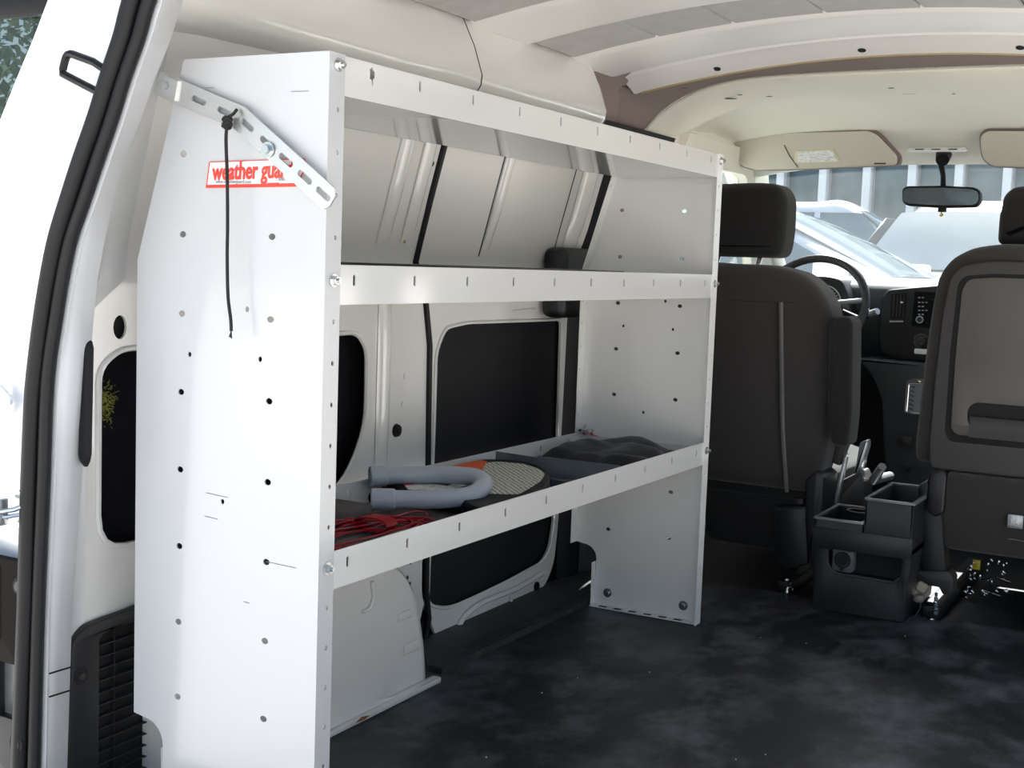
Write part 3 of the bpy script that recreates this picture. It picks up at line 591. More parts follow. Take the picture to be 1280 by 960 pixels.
def make_end(y, near):
    mb = MB(); s = 1 if near else -1
    mb.sheet(prof, xz(y if near else y), pholes(y, near), t=.0018)
    zs = [.6856+.0508*k for k in range(-13, 7)]; zs = [z for z in zs if .02 < z < 1.0 and min(abs(z-.9919), abs(z-.7358), abs(z-.3803)) > .012]
    flange(mb, .0016, y, y+s*.031, 1, zs)
    # back flanges, following the slanted and the upright rear edge
    def bf(u, v, w):
        x = -.304 if v <= .751 else -.304+(v-.751)/.255*.0775
        return Vector((x+w, u, v))
    hs = [oval(y+s*.018, z, .0022, .0028, 8) for z in zs if z > .16]
    mb.sheet([(min(y, y+s*.028), .139), (max(y, y+s*.028), .139), (max(y, y+s*.028), 1.004), (min(y, y+s*.028), 1.004)], bf, hs, t=.0016, cuts=(.751,))
    mb.sheet([(min(y, y+s*.018), 0), (max(y, y+s*.018), 0), (max(y, y+s*.018), .10), (min(y, y+s*.018), .10)], yz(-.2535), t=.0016)
    # slotted foot
    sl_ = [rrect(-.235+i*.036, min(y+s*.004, y+s*.022), -.215+i*.036, max(y+s*.004, y+s*.022), .001, 1) for i in range(6)]
    mb.sheet([(-.2535, min(y, y+s*.027)), (0, min(y, y+s*.027)), (0, max(y, y+s*.027)), (-.2535, max(y, y+s*.027))], xy(.003), sl_, t=.0016)
    o = mb.build('end_panel', near_white if near else far_lit_white, su, 'rear end panel facing the open doors' if near else 'front end panel beside the driver seat', smooth=False)
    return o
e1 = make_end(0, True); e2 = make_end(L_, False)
for px, py in ((759.5, 741), (854, 757)):
    c = at(px, py, 'Y', L_); MB().cyl(c, c+Vector((0, -.002, 0)), .011, .010, 18).cyl(c+Vector((0, -.002, 0)), c+Vector((0, -.007, 0)), .0062, .005, 10).build('bolt', bolt_m, e2)
MB().sheet([Xz(728, 545, L_), Xz(729, 534, L_), Xz(731, 541, L_), Xz(735, 543, L_)], xz(L_-.0015), t=.0005).sheet([Xz(737, 546, L_), Xz(739, 536, L_), Xz(742, 543, L_), Xz(752, 546, L_)], xz(L_-.0015), t=.0005).build('marker_scrawl', pink_ink, e2, 'red marker scrawl')
mw = MB(); u0, v0 = Xz(238, 82, 0)
# sticker
def S_(px, py): return Xz(px, py, 0)
dec = MB().sheet([S_(263, 203), S_(382, 198.5), S_(381, 214), S_(370, 232.5), S_(259, 235)], xz(-.0012), t=.0004).build('sticker', label_white if 0 else mat('sticker white', (.82, .82, .81), .3), e1, 'white sticker with red lettering and border')
rb = MB(); pts = [S_(263, 203), S_(382, 198.5), S_(381.5, 213), S_(370, 233), S_(259, 234.6)]
for a, b in zip(pts, pts[1:]+pts[:1]): rb.tube([(a[0], -.0016, a[1]), (b[0], -.0016, b[1])], .0007, 4)
rb.sheet([S_(259.5, 231.3), S_(370, 229), S_(370, 233.5), S_(258.6, 235.2)], xz(-.0020), t=.0006)
rb.sheet([S_(336, 229), S_(350, 228.5), S_(347, 233), S_(332, 233.4)], xz(-.0026), t=.0008)
rb.build('sticker_border', red_ink, e1)
c = S_(316, 214); sl_r = math.atan2(S_(370, 211)[1]-S_(263, 216)[1], S_(370, 211)[0]-S_(263, 216)[0])
Mt = Matrix.Translation((c[0], -.0022, c[1])) @ Matrix.Rotation(-sl_r*.9, 4, 'Y') @ Matrix.Rotation(PI/2, 4, 'X') @ Matrix.Diagonal((.93, 1.28, 1, 1))
text('weather guard', .0235, 'sticker_lettering', red_ink, e1, Mt, bold=.0006, shear=.12)
c = S_(293, 227.4); text('www.weatherguard.com', .0058, 'sticker_address', grey_ink, e1, face_back(c[0], -.0022, c[1]))
c = S_(352, 224.6); text('1-800-', .0062, 'sticker_phone', grey_ink, e1, face_back(c[0], -.0022, c[1]))
# light scratches pressed into the panel paint
for (x0, y0, x1, y1) in ((364, 114.5, 386, 114), (258, 110, 268, 109.5), (256, 645, 272, 649), (258, 616, 285, 622), (333, 702, 370, 710), (305, 752, 312, 754)):
    a, b = S_(x0, y0), S_(x1, y1); MB().tube([(a[0], -.0006, a[1]), (b[0], -.0006, b[1])], .0004, 4).build('scratch', zinc, e1)

ysl = [.062+.136*k for k in range(10)]
def slot(y, z): return rrect(y-.0028, z-.007, y+.0028, z+.007, .0024, 2)
torn = [(.083, .999), (.086, .9965), (.088, 1.0), (.0905, 1.0), (.092, .996), (.0965, .995), (.0965, .988), (.093, .986), (.092, .979), (.089, .977), (.0875, .985), (.084, .985), (.0845, .99)]
def make_shelf(zt, zb, D, lab, extra=None):
    """folded tray: floor with four upturned lips"""
    mb = MB(); zz = (zt+zb)/2+.010 if zt > .9 else (zt+zb)/2+.006
    hs = [slot(y, zz) for y in ysl]
    if extra: hs.append(extra); hs = [h for h in hs if not (h is not extra and abs(h[0][0]-extra[0][0]) < .02)] ; hs.append(slot(.0615, zz))  if 0 else None
    hs = [h for h in hs if h is not None]
    mb.sheet([(.004, zb), (L_-.028, zb), (L_-.028, zt), (.004, zt)], yz(0), hs, t=.0018)
    mb.sheet([(0-.0005, .003), (0-.0005, L_-.003), (-D, L_-.003), (-D, .003)], xy(zb+.0018), t=.0018)
    mb.sheet([(.003, zb), (L_-.003, zb), (L_-.003, zt-.006), (.003, zt-.006)], yz(-D+.0018), [slot(y, (zt+zb)/2) for y in ysl], t=.0018)
    mb.sheet([(-.002, zb), (-D, zb), (-D, zt-.014), (-.002, zt-.014)], xz(L_-.0028), t=.0016)
    # hemmed top edge of the front lip
    mb.tube([(-.0009, .006, zt), (-.0009, L_-.030, zt)], .0011, 6)
    return mb.build('shelf', lip_white, su, lab, smooth=True, ang=30)
s1 = make_shelf(1.004, .9575, .226, 'top shelf tray with a torn hole in its front lip', torn)
s2 = make_shelf(.754, .706, .300, 'middle shelf tray')
s3 = make_shelf(.398, .3505, .300, 'bottom shelf tray holding the loose items')
for sh, z, pa, pb in ((s1, .9919, (421.7, 81.3), (902.7, 201.6)), (s2, .7358, (417.7, 349.7), (893, 356)), (s3, .3803, (411, 709.5), (880.8, 564.5))):
    for y in (.0165, L_-.0165):
        MB().cyl((.0016, y, z), (.0035, y, z), .0082, seg=18).cyl((.0035, y, z), (.0095, y, z), .0060, .0056, 6).cyl((.0095, y, z), (.0125, y, z), .0028, seg=8).build('bolt', bolt_m, sh)
MB().box((-.296, L_-.03, .394), (-.27, L_-.004, .400), .001).cyl((-.285, L_-.02, .398), (-.285, L_-.02, .412), .003).build('corner_clip', steel, s3)
# galvanised dividers
def divider(xa, ya, xb, yb, h):
    a, b = Vector((xa, ya, .353)), Vector((xb, yb, .353)); d = (b-a).normalized(); n = Vector((-d.y, d.x, 0)); mb = MB()
    mb.loft([[a, b], [a+Vector((0, 0, h)), b+Vector((0, 0, h*.92))]], t=.0015)
    mb.loft([[a, b], [a-n*.02+Vector((0, 0, .001)), b-n*.02+Vector((0, 0, .001))]], t=.001)
    mb.tube([a+Vector((0, 0, h)), b+Vector((0, 0, h*.92))], .0015, 6); mb.build('divider', zinc, s3, 'bare zinc tray divider')
da, db_, dc = Xy(602, 562, .392), Xy(672, 570, .392), Xy(775, 582, .389)
divider(max(da[0], -.293), da[1], db_[0], db_[1], .038); divider(db_[0], db_[1], min(dc[0], -.006), dc[1], .038)
dd, de = Xy(684, 597, .372), Xy(716, 602, .372); divider(dd[0], dd[1], min(de[0], -.006), de[1], .018)

# liner sheets
tag(MB().sheet(rpoly([(-.285, .02), (-.01, .02), (-.008, .60), (-.02, .62), (-.285, .60)], .004), lambda u, v, w: Vector((u, v, .3560+w+.0012*math.sin(v*23)*math.cos(u*17))), t=.003, ucuts=(-.2, -.1), cuts=(.1, .2, .3, .4, .5)).build('shelf_liner', board), 'grimy brown liner board lying in the bottom tray', 'shelf liner')
tag(MB().box((-.290, .36, .7085), (-.05, .99, .7565), .002).build('mat_stack', plastic_grey), 'dark flat stack of mats on the middle shelf', 'mat')

# ---------------------------------------------------------------- things on the shelves
# U-bent grey conduit
pc = thing('conduit_pipe', (-.15, .5, .358), 'U-bent grey plastic conduit pipe on the bottom shelf', 'pipe')
ZP = .392
near_a, near_b = at(463, 624, 'Z', .383), at(560, 626, 'Z', .383)
far_a = at(463, 594, 'Z', .395)
P = [at(463, 624, 'Z', .381), at(510, 624.5, 'Z', .381), at(555, 624, 'Z', .383), at(588, 619, 'Z', .388), at(604, 608, 'Z', .396), at(600, 599, 'Z', .404), at(583, 595, 'Z', .405), at(545, 593, 'Z', .402), at(500, 594, 'Z', .400), at(462, 596, 'Z', .398)]
PP = spline(P, 8); MB().tube(PP, .0150, 20, cap=False).build('bent_tube', pvc, pc)
def sock(a, b, nm='socket'):
    mb = MB(); d = (b-a).normalized(); mb.tube([a, a+d*.002, b, b+d*.003], [.0160, .0176, .0176, .0151], 20, cap=False); mb.tube([a+d*.001, b], [.0150, .0145], 20, cap=False)
    mb.build(nm, pvc, pc)
sock(PP[0], PP[0]+(PP[8]-PP[0])*.62); sock(PP[-1], PP[-1]+(PP[-9]-PP[-1])*.5)
MB().tube([PP[0]+Vector((0, .01, 0)), PP[0]+Vector((0, .012, 0))], .0115, 16).build('pipe_inside', black, pc)
# labelled flat sack (round ended) lying on the liner
sk = thing('labelled_pouch', (-.2, .8, .358), 'flat black pouch with orange and cream instruction label, under the conduit', 'pouch')
zt_ = .384
out = [Xy(x, y, zt_) for x, y in ((470, 600), (500, 588), (548, 580), (580, 574.5), (612, 573.5), (640, 574.5), (662, 578), (678, 584), (687, 592), (686, 604), (672, 616), (640, 632), (606, 636), (570, 622), (510, 612))]
out = [(p.x, p.y) for p in spline([(a, b, 0) for a, b in out], 3, closed=True)]
out = [(min(x, -.012), y) for x, y in out]; out = [(max(x, -.29), y) for x, y in out]
def pou(u, v, w): return Vector((u, v, zt_+w))
MB().sheet(out, pou, t=.024, bev=.006, seg=3).build('pouch_body', rubber, sk, ang=60)
def lab(pts, z): return [Xy(x, y, z) for x, y in pts]
lb = rpoly([p for p in lab(((606, 579), (622, 577), (655, 580), (675, 587), (681, 593), (676, 601), (664, 609), (648, 618), (610, 617), (596, 600)), zt_+.001)], .01)
lb = [(min(x, -.018), y) for x, y in lb]
MB().sheet(lb, xy(zt_+.0015), t=.001).build('instruction_label', fine_print, sk, 'cream label covered in fine print')
ob = lab(((548, 580), (600, 575), (609, 577), (600, 592), (592, 592), (560, 585)), zt_+.001); ob = [(max(x, -.285), y) for x, y in ob]
MB().sheet(ob, xy(zt_+.0016), t=.001).build('orange_band', orange, sk, 'orange printed band')
MB().sheet([(max(x, -.285), y) for x, y in lab(((500, 600), (520, 602), (560, 608), (575, 600), (590, 604), (560, 614), (510, 612)), zt_+.001)], xy(zt_+.0017), t=.001).build('torn_label', label_white, sk)
MB().sheet([(max(x, -.285), y) for x, y in lab(((500, 601), (515, 602), (518, 606), (505, 607)), zt_+.001)], xy(zt_+.0021), t=.001).build('red_print', red_ink, sk)
# red cable coil
rc = thing('cable_coil', (-.13, .25, .358), 'coil of thin red cable on the bottom shelf behind the rear upright', 'cable')
ca_, cb_ = at(440, 650, 'Z', .372), at(505, 660, 'Z', .368)
mb = MB()
cx, cy = -.115, .26
for i in range(13):
    a0 = .150+random.uniform(-.03, .016); b0 = .060+random.uniform(-.034, .036); zz = .3605+.0017*(i % 6); ph = random.uniform(0, 6); ox, oy = random.uniform(-.012, .012), random.uniform(-.012, .012)
    mb.tube([(cx+ox+(b0+.008*math.sin(3*t*2*PI/48+ph))*math.cos(t*2*PI/48), cy+oy+a0*math.sin(t*2*PI/48), zz+.003*math.sin(t*2*PI/48*3+ph)) for t in range(48)], .0014, 6, closed=True)
mb.build('cable_loops', red_wire, rc)
tie = MB()
w_ = Vector((cx-.065+.02, cy+.09, .369))
w_ = Vector((at(470, 652, 'Z', .372).x, at(470, 652, 'Z', .372).y, .370))
for i in range(7): tie.tube([w_+Vector((.030*math.cos(t*2*PI/14), .004*i-.014+.003*math.sin(t), .010*math.sin(t*2*PI/14))) for t in range(14)], .0018, 6, closed=True)
tie.build('cable_wrap', red_wire, rc)
tag(MB().box((-.29, .02, .3600), (-.20, .40, .380), .004).build('dark_tray_box', board), 'dark low flat case lying at the rear end of the bottom tray', 'case')
# crumpled black cloth
mb = bmesh.new(); n = 34; g = []
A, B_, D_, E_ = Vector((-.285, 1.10)), Vector((-.285, 1.335)), Vector((-.02, 1.10)), Vector((-.035, 1.335))
for i in range(n+1):
    r = []
    for j in range(n+1):
        u, v = i/n, j/n; e = min(u, 1-u, v, 1-v); p = (A*(1-u)+D_*u)*(1-v)+(B_*(1-u)+E_*u)*v
        wob = noise.noise(Vector((u*4, v*4, 1)))*.012
        h = .356+min(e*7, 1)*(.010+.030*abs(noise.noise(Vector((u*2.0, v*2.3, 4.2))))+.004*noise.noise(Vector((u*7, v*8, 2)))+.016*math.exp(-((u-.55)/.20)**2-((v-.7)/.3)**2))
        h += .012*min(e*8, 1)
        r.append(mb.verts.new((min(max(p.x+wob, -.29), -.012), min(p.y+wob*.6, 1.345), h)))
    g.append(r)
for i in range(n):
    for j in range(n): mb.faces.new([g[i][j], g[i+1][j], g[i+1][j+1], g[i][j+1]])
k = MB().merge(mb); bmesh.ops.solidify(k.bm, geom=k.bm.faces[:], thickness=.002)
tag(k.build('cloth', cloth_m, ang=80), 'crumpled black cloth at the far end of the bottom shelf', 'cloth')

# perforated strap and cord
stp = thing('perforated_strap', (-.13, -.01, .9), 'perforated zinc strap bolting the rack to the rear pillar', 'strap')
def Sp(px, py): return Vector(Xz(px, py, -.012))
bend = Sp(300, 148); a0 = Sp(196, 103); a1 = Sp(407, 245)
def strapseg(a, b, wd, slots, wz=.0, endr=True):
    d = (b-a); L = d.length; d.normalize(); n = Vector((-d.y, d.x)); H = []
    for t, r in slots:
        c = a+d*t*L; H.append([tuple(c+d*u+n*v) for u, v in (rrect(-.0125, -.0038, .0125, .0038, .0038, 4) if r else oval(0, 0, .004, .004, 10))])
    h = wd/2; o_ = [a-n*h, b-n*h+d*(-.006 if endr else 0), b-n*h*.45 if endr else b-n*h, b+n*h*.45 if endr else b+n*h, b+n*h+d*(-.006 if endr else 0), a+n*h]
    return [tuple(p) for p in o_], H
mb = MB()
o1, h1 = strapseg(a0, bend+(bend-a0).normalized()*.004, .030, ((.50, 1), (.80, 1)), endr=False); mb.sheet(o1, xz(-.012), h1, t=.0022)
o2, h2 = strapseg(bend-(a1-bend).normalized()*.004, a1+(a1-bend).normalized()*.012, .030, ((.10, 1), (.32, 1), (.52, 1), (.72, 1), (.91, 1))); mb.sheet(o2, xz(-.0125), h2, t=.0022)
mb.build('strap', strap_m, stp, smooth=False)
for px, py in ((209, 107), (335, 187)):
    c = at(px, py, 'Y', -.014); MB().cyl(c, c+Vector((0, -.0015, 0)), .0095, seg=20).cyl(c+Vector((0, -.0015, 0)), c+Vector((0, -.0065, 0)), .0062, .0058, 6).build('hex_bolt', bolt_m, stp)
c = at(335, 187, 'Y', 0); MB().cyl(c, c+Vector((0, -.012, 0)), .006, seg=10).build('spacer', bolt_m, stp)
MB().sheet([Xz(196, 92, -.03), Xz(212, 99, -.03), Xz(208, 124, -.03), Xz(188, 114, -.03)], xz(-.016), t=.02).build('end_tab', strap_m, stp)
cdn = thing('cord', (-.14, -.02, .66), 'thin black cord knotted on the strap and hanging down', 'cord')
cp = [Vector((Xz(x, y, -.022)[0], -.022, Xz(x, y, -.022)[1])) for x, y in ((284, 155), (282.5, 175), (284, 220), (284.5, 280), (284, 320), (285, 370), (288.5, 400), (289, 414))]
MB().tube(spline(cp, 5), .0021, 8).build('hanging_cord', cord_m, cdn)
kn = MB(); kc = cp[0]
for i in range(4): kn.tube([kc+Vector((.0055*math.cos(t*PI/6)*(1 if i % 2 else .7), .004*math.sin(t*PI/6), .003*i-.003+.002*math.cos(t*PI/3+i))) for t in range(12)], .0021, 6, closed=True)
kt = [kc+Vector((0, 0, .002)), kc+Vector((.003, -.001, .008)), at(291, 143, 'Y', -.022), at(296, 137, 'Y', -.016)]
kn.tube(spline(kt, 4), .0022, 6); kn.tube([kc+Vector((.001, 0, 0)), kc+Vector((-.007, -.002, -.003))], .0015, 6)
kn.build('knot', cord_m, cdn)
fr = MB(); e = cp[-1]
for i in range(8): fr.tube([e, e+Vector((random.uniform(-.003, .003), random.uniform(-.002, .002), -random.uniform(.004, .009)))], .0006, 4)
fr.build('frayed_end', cord_m, cdn)

# ---------------------------------------------------------------- seats
def slab(mb, outl, y0, y1, bev, tilt=0, z0=.25, seg=4):
    mb.sheet(outl, xzt(y0, tilt, z0), t=y1-y0, bev=bev, seg=seg); return mb
ds = thing('car_seat', (-.12, 1.95, 0), 'dark charcoal driver seat beside the rack, seen from behind', 'seat', 'front seats')
P_ = lambda *a: [Xz(x, y, 1.78) for x, y in a]
bo = [(-.36, .24), (-.375, .45), (-.36, .62), (-.31, .745), (-.22, .785)]+P_((905, 329), (960, 331), (1000, 342), (1022, 362), (1034, 385), (1039, 420), (1037, 500), (1030, 575), (1015, 618))
bo = rpoly(bo, .03, 3)
slab(MB(), bo, 1.775, 1.89, .030, .05).build('backrest', fabric, ds, ang=70)
MB().tube(spline([Vector((Xz(x, y, 1.772)[0], 1.770+(Xz(x, y, 1.772)[1]-.25)*.05, Xz(x, y, 1.772)[1])) for x, y in ((973, 378), (975, 450), (978, 540), (984, 615))], 5), [.0055]*16, 6).build('seam_strip', seam_grey, ds, 'pale grey vertical seam strip')
MB().tube([Vector((Xz(x, y, 1.775)[0], 1.776+(Xz(x, y, 1.772)[1]-.25)*.05, Xz(x, y, 1.775)[1])) for x, y in ((905, 375), (940, 377), (990, 378))], .0018, 6).build('yoke_seam', fabric2, ds)
hd = rpoly([(-.235, .800), (-.24, .93), (-.22, .983), (-.10, .987), (-.045, .983), (-.022, .95), (-.020, .86), (-.028, .80)], .025, 4)
slab(MB(), hd, 1.87, 1.965, .028, .03, .8).build('headrest', fabric2, ds, ang=70)
for x in (-.195, -.085): MB().cyl((x, 1.86, .74), (x, 1.905, .82), .006, seg=10).build('headrest_post', chrome, ds, 'bright steel post')
ar = rpoly(P_((1037, 396), (1062, 396), (1067, 404), (1066, 520), (1062, 558), (1042, 556), (1036, 520)), .012, 3)
slab(MB(), ar, 1.755, 1.84, .010, .04).build('armrest', fabric2, ds, 'folded-up armrest', ang=70)
MB().box((-.36, 1.80, .20), (.12, 2.32, .30), .04, 4).build('seat_cushion', fabric2, ds, ang=70)
MB().sheet(rpoly(P_((870, 610), (1005, 628), (1003, 690), (960, 690), (880, 676)), .02), xz(1.80), t=.05, bev=.01).build('rear_skirt', fabric2, ds, ang=60)
MB().sheet(rpoly(P_((971, 632), (1010, 632), (1013, 704), (985, 712), (971, 700)), .006), xz(1.76), t=.10, bev=.006).build('hinge_box', plastic, ds)
MB().sheet(rpoly(P_((1008, 600), (1022, 588), (1032, 596), (1030, 640), (1022, 700), (1010, 704)), .006), xz(1.765), t=.12, bev=.006).build('recliner_cover', plastic, ds)
for x in (-.33, .075):
    MB().box((x-.018, 1.72, .0), (x+.018, 2.3, .03), .005).build('seat_rail', plastic, ds); MB().box((x-.012, 1.80, .02), (x+.012, 1.90, .22), .004).build('leg', plastic, ds)
c = at(986, 738, 'Y', 1.72); MB().ball(c+Vector((0, 0, -.003)), (.010, .02, .018), 2).cyl(c, c+Vector((0, -.02, .03)), .004).build('rail_latch', chrome, ds, 'bright latch end')
bk = thing('seat_belt_buckle', (.14, 1.9, .3), 'belt buckle stalk between driver seat and console', 'buckle')
MB().box((.135, 1.87, .30), (.165, 1.90, .38), .006, rot=Matrix.Rotation(.3, 3, 'Y')).build('buckle', plastic_grey, bk)
MB().box((.15, 1.875, .20), (.158, 1.895, .32), .001, rot=Matrix.Rotation(.15, 3, 'Y')).build('stalk', silver_trim, bk)
MB().box((.14, 1.868, .372), (.16, 1.902, .392), .004).build('cap', silver_trim, bk)

ps = thing('car_seat', (.61, 1.95, 0), 'charcoal passenger seat with plastic back panel, right edge of frame', 'seat', 'front seats')
Q_ = lambda *a, y=1.74: [Xz(x, y_, y) for x, y_ in a]
left = Q_((1143, 578), (1141, 560), (1147, 500), (1155, 430), (1162, 380), (1169, 345), (1185, 323), (1212, 309), (1250, 304))
cxm = .615; right = [(2*cxm-x, z) for x, z in reversed(left)]
po = rpoly(left+right, .02, 3)
slab(MB(), po, 1.745, 1.86, .022, .04).build('backrest', fabric, ps, ang=70)
def mir(l): return l+[(2*cxm-x, z) for x, z in reversed(l)]
sh = rpoly(mir(Q_((1162, 586), (1160, 560), (1166, 480), (1176, 390), (1186, 345), (1200, 331), (1240, 325))), .015, 3)
gro = rpoly(mir(Q_((1187, 552), (1181, 540), (1187, 440), (1196, 355), (1204, 345), (1240, 342))), .012, 3)
slab(MB(), sh, 1.733, 1.75, .006, .04).build('back_shell', plastic_grey, ps, ang=60)
slab(MB(), gro, 1.7315, 1.74, .002, .04).build('shell_groove', black, ps)
inp = rpoly(mir(Q_((1196, 543), (1189, 535), (1194, 450), (1202, 362), (1210, 349), (1240, 347))), .010, 3)
hr = rpoly(mir(Q_((1212, 532), (1209, 520), (1211, 508), (1220, 503))), .012, 3)
pm = mat('taupe plastic back', (.095, .086, .080), .5, bump=.1, bscale=420, dirt=(.17, .165, .155), dscale=9, dlo=.6, dhi=.78)
MB().sheet(inp, xzt(1.727, .04, .25), [hr], t=.006, bev=.001).build('back_panel', pm, ps, 'taupe plastic inner back panel')
hb = MB(); hx = Q_((1216, 527), (1280, 536)); hb.loft([[(x, 1.729+.002+dy, z) for x in (.470, .76)] for z, dy in ((.462, -.001), (.445, .004), (.43, .001), (.415, -.003))], t=.002)
hb.build('handle_recess', plastic_grey, ps)
hh = rpoly([(.475, .855), (.478, .90), (.50, .965), (.53, .985), (.70, .985), (.73, .965), (.752, .90), (.755, .855), (.74, .80), (.49, .80)], .02, 4)
hh = rpoly(Q_((1245, 305), (1247, 270), (1253, 243), (1265, 233), y=1.86)+[(.735, 1.0), (.758, .96), (.762, .90), (.755, .835)], .015, 4)
slab(MB(), hh, 1.86, 1.95, .026, .03, .8).build('headrest', fabric2, ps, ang=70)
sk_ = rpoly(mir(Q_((1180, 686), (1176, 650), (1180, 600), (1186, 590))), .018, 3)
slab(MB(), sk_, 1.73, 1.78, .012, -.05).build('lower_skirt', fabric, ps, ang=70)
MB().box((.395, 1.76, .22), (.86, 2.32, .32), .04, 4).build('seat_cushion', fabric2, ps, ang=70)
MB().sheet(rpoly(Q_((1163, 590), (1180, 585), (1186, 592), (1182, 640), (1170, 645), (1160, 636)), .008), xz(1.715), t=.05, bev=.006).build('hinge_cover', plastic, ps, ang=60)
MB().sheet(rpoly(Q_((1148, 606), (1160, 600), (1178, 640), (1182, 712), (1190, 722), (1152, 712)), .008), xz(1.735), t=.06, bev=.005).build('side_leg', plastic, ps)
MB().sheet(rpoly(Q_((1148, 712), (1188, 712), (1194, 722), (1192, 741), (1180, 741), (1176, 732), (1150, 728)), .004), xz(1.72), t=.05, bev=.003).build('rail_bracket', plastic_grey, ps)
c = at(1170, 752, 'Y', 1.70)
lt = MB()
for i in range(5): lt.cyl(c+Vector((0, 0, .020-.010*i)), c+Vector((-.0005, 0, .012-.010*i)), .0035+.0012*i, seg=12)
lt.build('rail_latch', chrome, ps, 'bright stepped metal latch'); MB().ball(at(1164, 774, 'Y', 1.69), (.007, .006, .004), 2).build('latch_foot', chrome, ps)
c = at(1269, 652, 'Y', 1.722); tg = MB().box(c+Vector((-.016, -.001, -.015)), c+Vector((.016, .003, .015)), .003).build('child_seat_tag', silver_trim, ps, 'small grey child-seat anchor tag')
ik = MB(); ik.tube([c+Vector((-.008, -.002, .009)), c+Vector((-.008, -.002, -.006))], .0010, 6)
ik.tube([c+Vector((-.008+.005*math.cos(t), -.002, -.003-.005*math.sin(t))) for t in [PI*i/8 for i in range(9)]], .0010, 6)
ik.ball(c+Vector((.002, -.002, .008)), (.0026, .001, .0026), 1); ik.tube([c+Vector((.002, -.002, .004)), c+Vector((.004, -.002, -.003)), c+Vector((.010, -.002, -.005))], .0022, 6)
ik.tube([c+Vector((-.002, -.002, .006)), c+Vector((.000, -.002, -.008)), c+Vector((.012, -.002, -.009))], .0010, 6); ik.build('tag_symbol', label_white, ps)
c = at(1270, 675, 'Y', 1.722); MB().tube([c+Vector((-.016, 0, 0)), c+Vector((.0, -.004, .001)), c+Vector((.016, 0, -.001))], .0016, 6).build('pull_loop', seam_grey, ps)
for x in (.42, .80): MB().box((x-.02, 1.70, 0), (x+.02, 2.3, .03), .005).build('seat_rail', plastic, ps)
for x, y, z in ((1213, 700, .010), (1222, 708, .014)):
    pass
yt = thing('yellow_tag', at(1222, 705, 'Y', 1.95), 'small yellow plastic tag glinting under the passenger seat', 'tag')
c = at(1221, 706, 'Y', 1.95); MB().box(c+Vector((-.010, -.002, -.012)), c+Vector((.008, .004, .012)), .002).box(c+Vector((-.006, -.004, -.006)), c+Vector((.004, -.001, .004)), .001).build('tag_body', yellow_m, yt)
us = MB()
for i in range(34):
    px, py = random.uniform(1206, 1262), random.uniform(700, 748); c = at(px, py, 'Y', 1.95); s = random.uniform(.002, .005); us.box(c-Vector((s, s, s*.5)), c+Vector((s*1.3, s, s*.6)), .0008, rot=Matrix.Rotation(random.uniform(0, 2), 3, 'Y'))
us.tube([at(1225, 725, 'Y', 1.93), at(1245, 722, 'Y', 1.95), at(1262, 728, 'Y', 1.99)], .003, 8).tube([at(1228, 738, 'Y', 1.93), at(1250, 745, 'Y', 1.97)], .002, 8)
tag(us.build('seat_mechanism', chrome), 'jumble of bright metal seat mechanism under the passenger seat', 'mechanism', kind='stuff')
cn = thing('wire_connector', at(1148, 745, 'Y', 1.70), 'beige wire connector at the foot of the passenger seat by the console', 'connector')
c = at(1152, 734, 'Y', 1.69); MB().box(c-Vector((.011, .010, .011)), c+Vector((.011, .010, .011)), .005, 3, rot=Matrix.Rotation(.4, 3, 'Y')).build('plug_body', beige_plug, cn)
c = at(1148, 748, 'Y', 1.69); MB().ball(c, (.014, .010, .010), 2).build('plug_boot', mat('taupe boot', (.24, .21, .18), .6), cn)
MB().tube(spline([c, c+Vector((.005, 0, -.02)), at(1140, 775, 'Y', 1.66)], 4), .0025, 6).build('wire', plastic, cn)

# ---------------------------------------------------------------- centre console
cc = thing('centre_console', (.27, 1.75, 0), 'black plastic centre console with open bins and a power socket between the seats', 'console')
YC = 1.62
lo_ = rpoly([(.172, 0), (.378, 0), (.386, .155), (.172, .145)], .006)
rec = rpoly([Xz(1036, 683, YC), Xz(1072, 688, YC), Xz(1126, 698, YC), Xz(1126, 718, YC), Xz(1118, 727, YC), Xz(1048, 716, YC), Xz(1036, 706, YC)], .008, 3)
MB().sheet(lo_, xz(YC), [rec], t=.30, bev=.003).build('console_body', console_mat, cc)
MB().sheet(rec, xz(YC+.03), t=.004).build('pocket_back', black, cc)
MB().tube([Vector((x, YC-.002, z)) for x, z in [Xz(1036, 706, YC), Xz(1040, 713, YC), Xz(1048, 717, YC), Xz(1116, 728, YC), Xz(1124, 723, YC)]], .003, 8).build('pocket_lip', plastic_blue, cc)
so_ = rpoly([Xz(1041, 686, YC), Xz(1068, 690, YC), Xz(1067, 714, YC), Xz(1062, 717, YC), Xz(1040, 712, YC)], .004)
MB().sheet(so_, xz(YC-.001), t=.02, bev=.002).build('socket_plate', mat('grey socket plate', (.10, .105, .115), .4), cc, 'grey plate of the power socket')
c = at(1053, 700, 'Y', YC-.002); MB().tube([c+Vector((.0165*math.cos(t*PI/10), 0, .0165*math.sin(t*PI/10))) for t in range(20)], .0025, 8, closed=True).cyl(c+Vector((0, .002, 0)), c+Vector((0, -.002, 0)), .013, seg=20).box(c+Vector((-.005, -.003, -.024)), c+Vector((.005, .001, -.016)), .001).build('power_socket', black, cc)
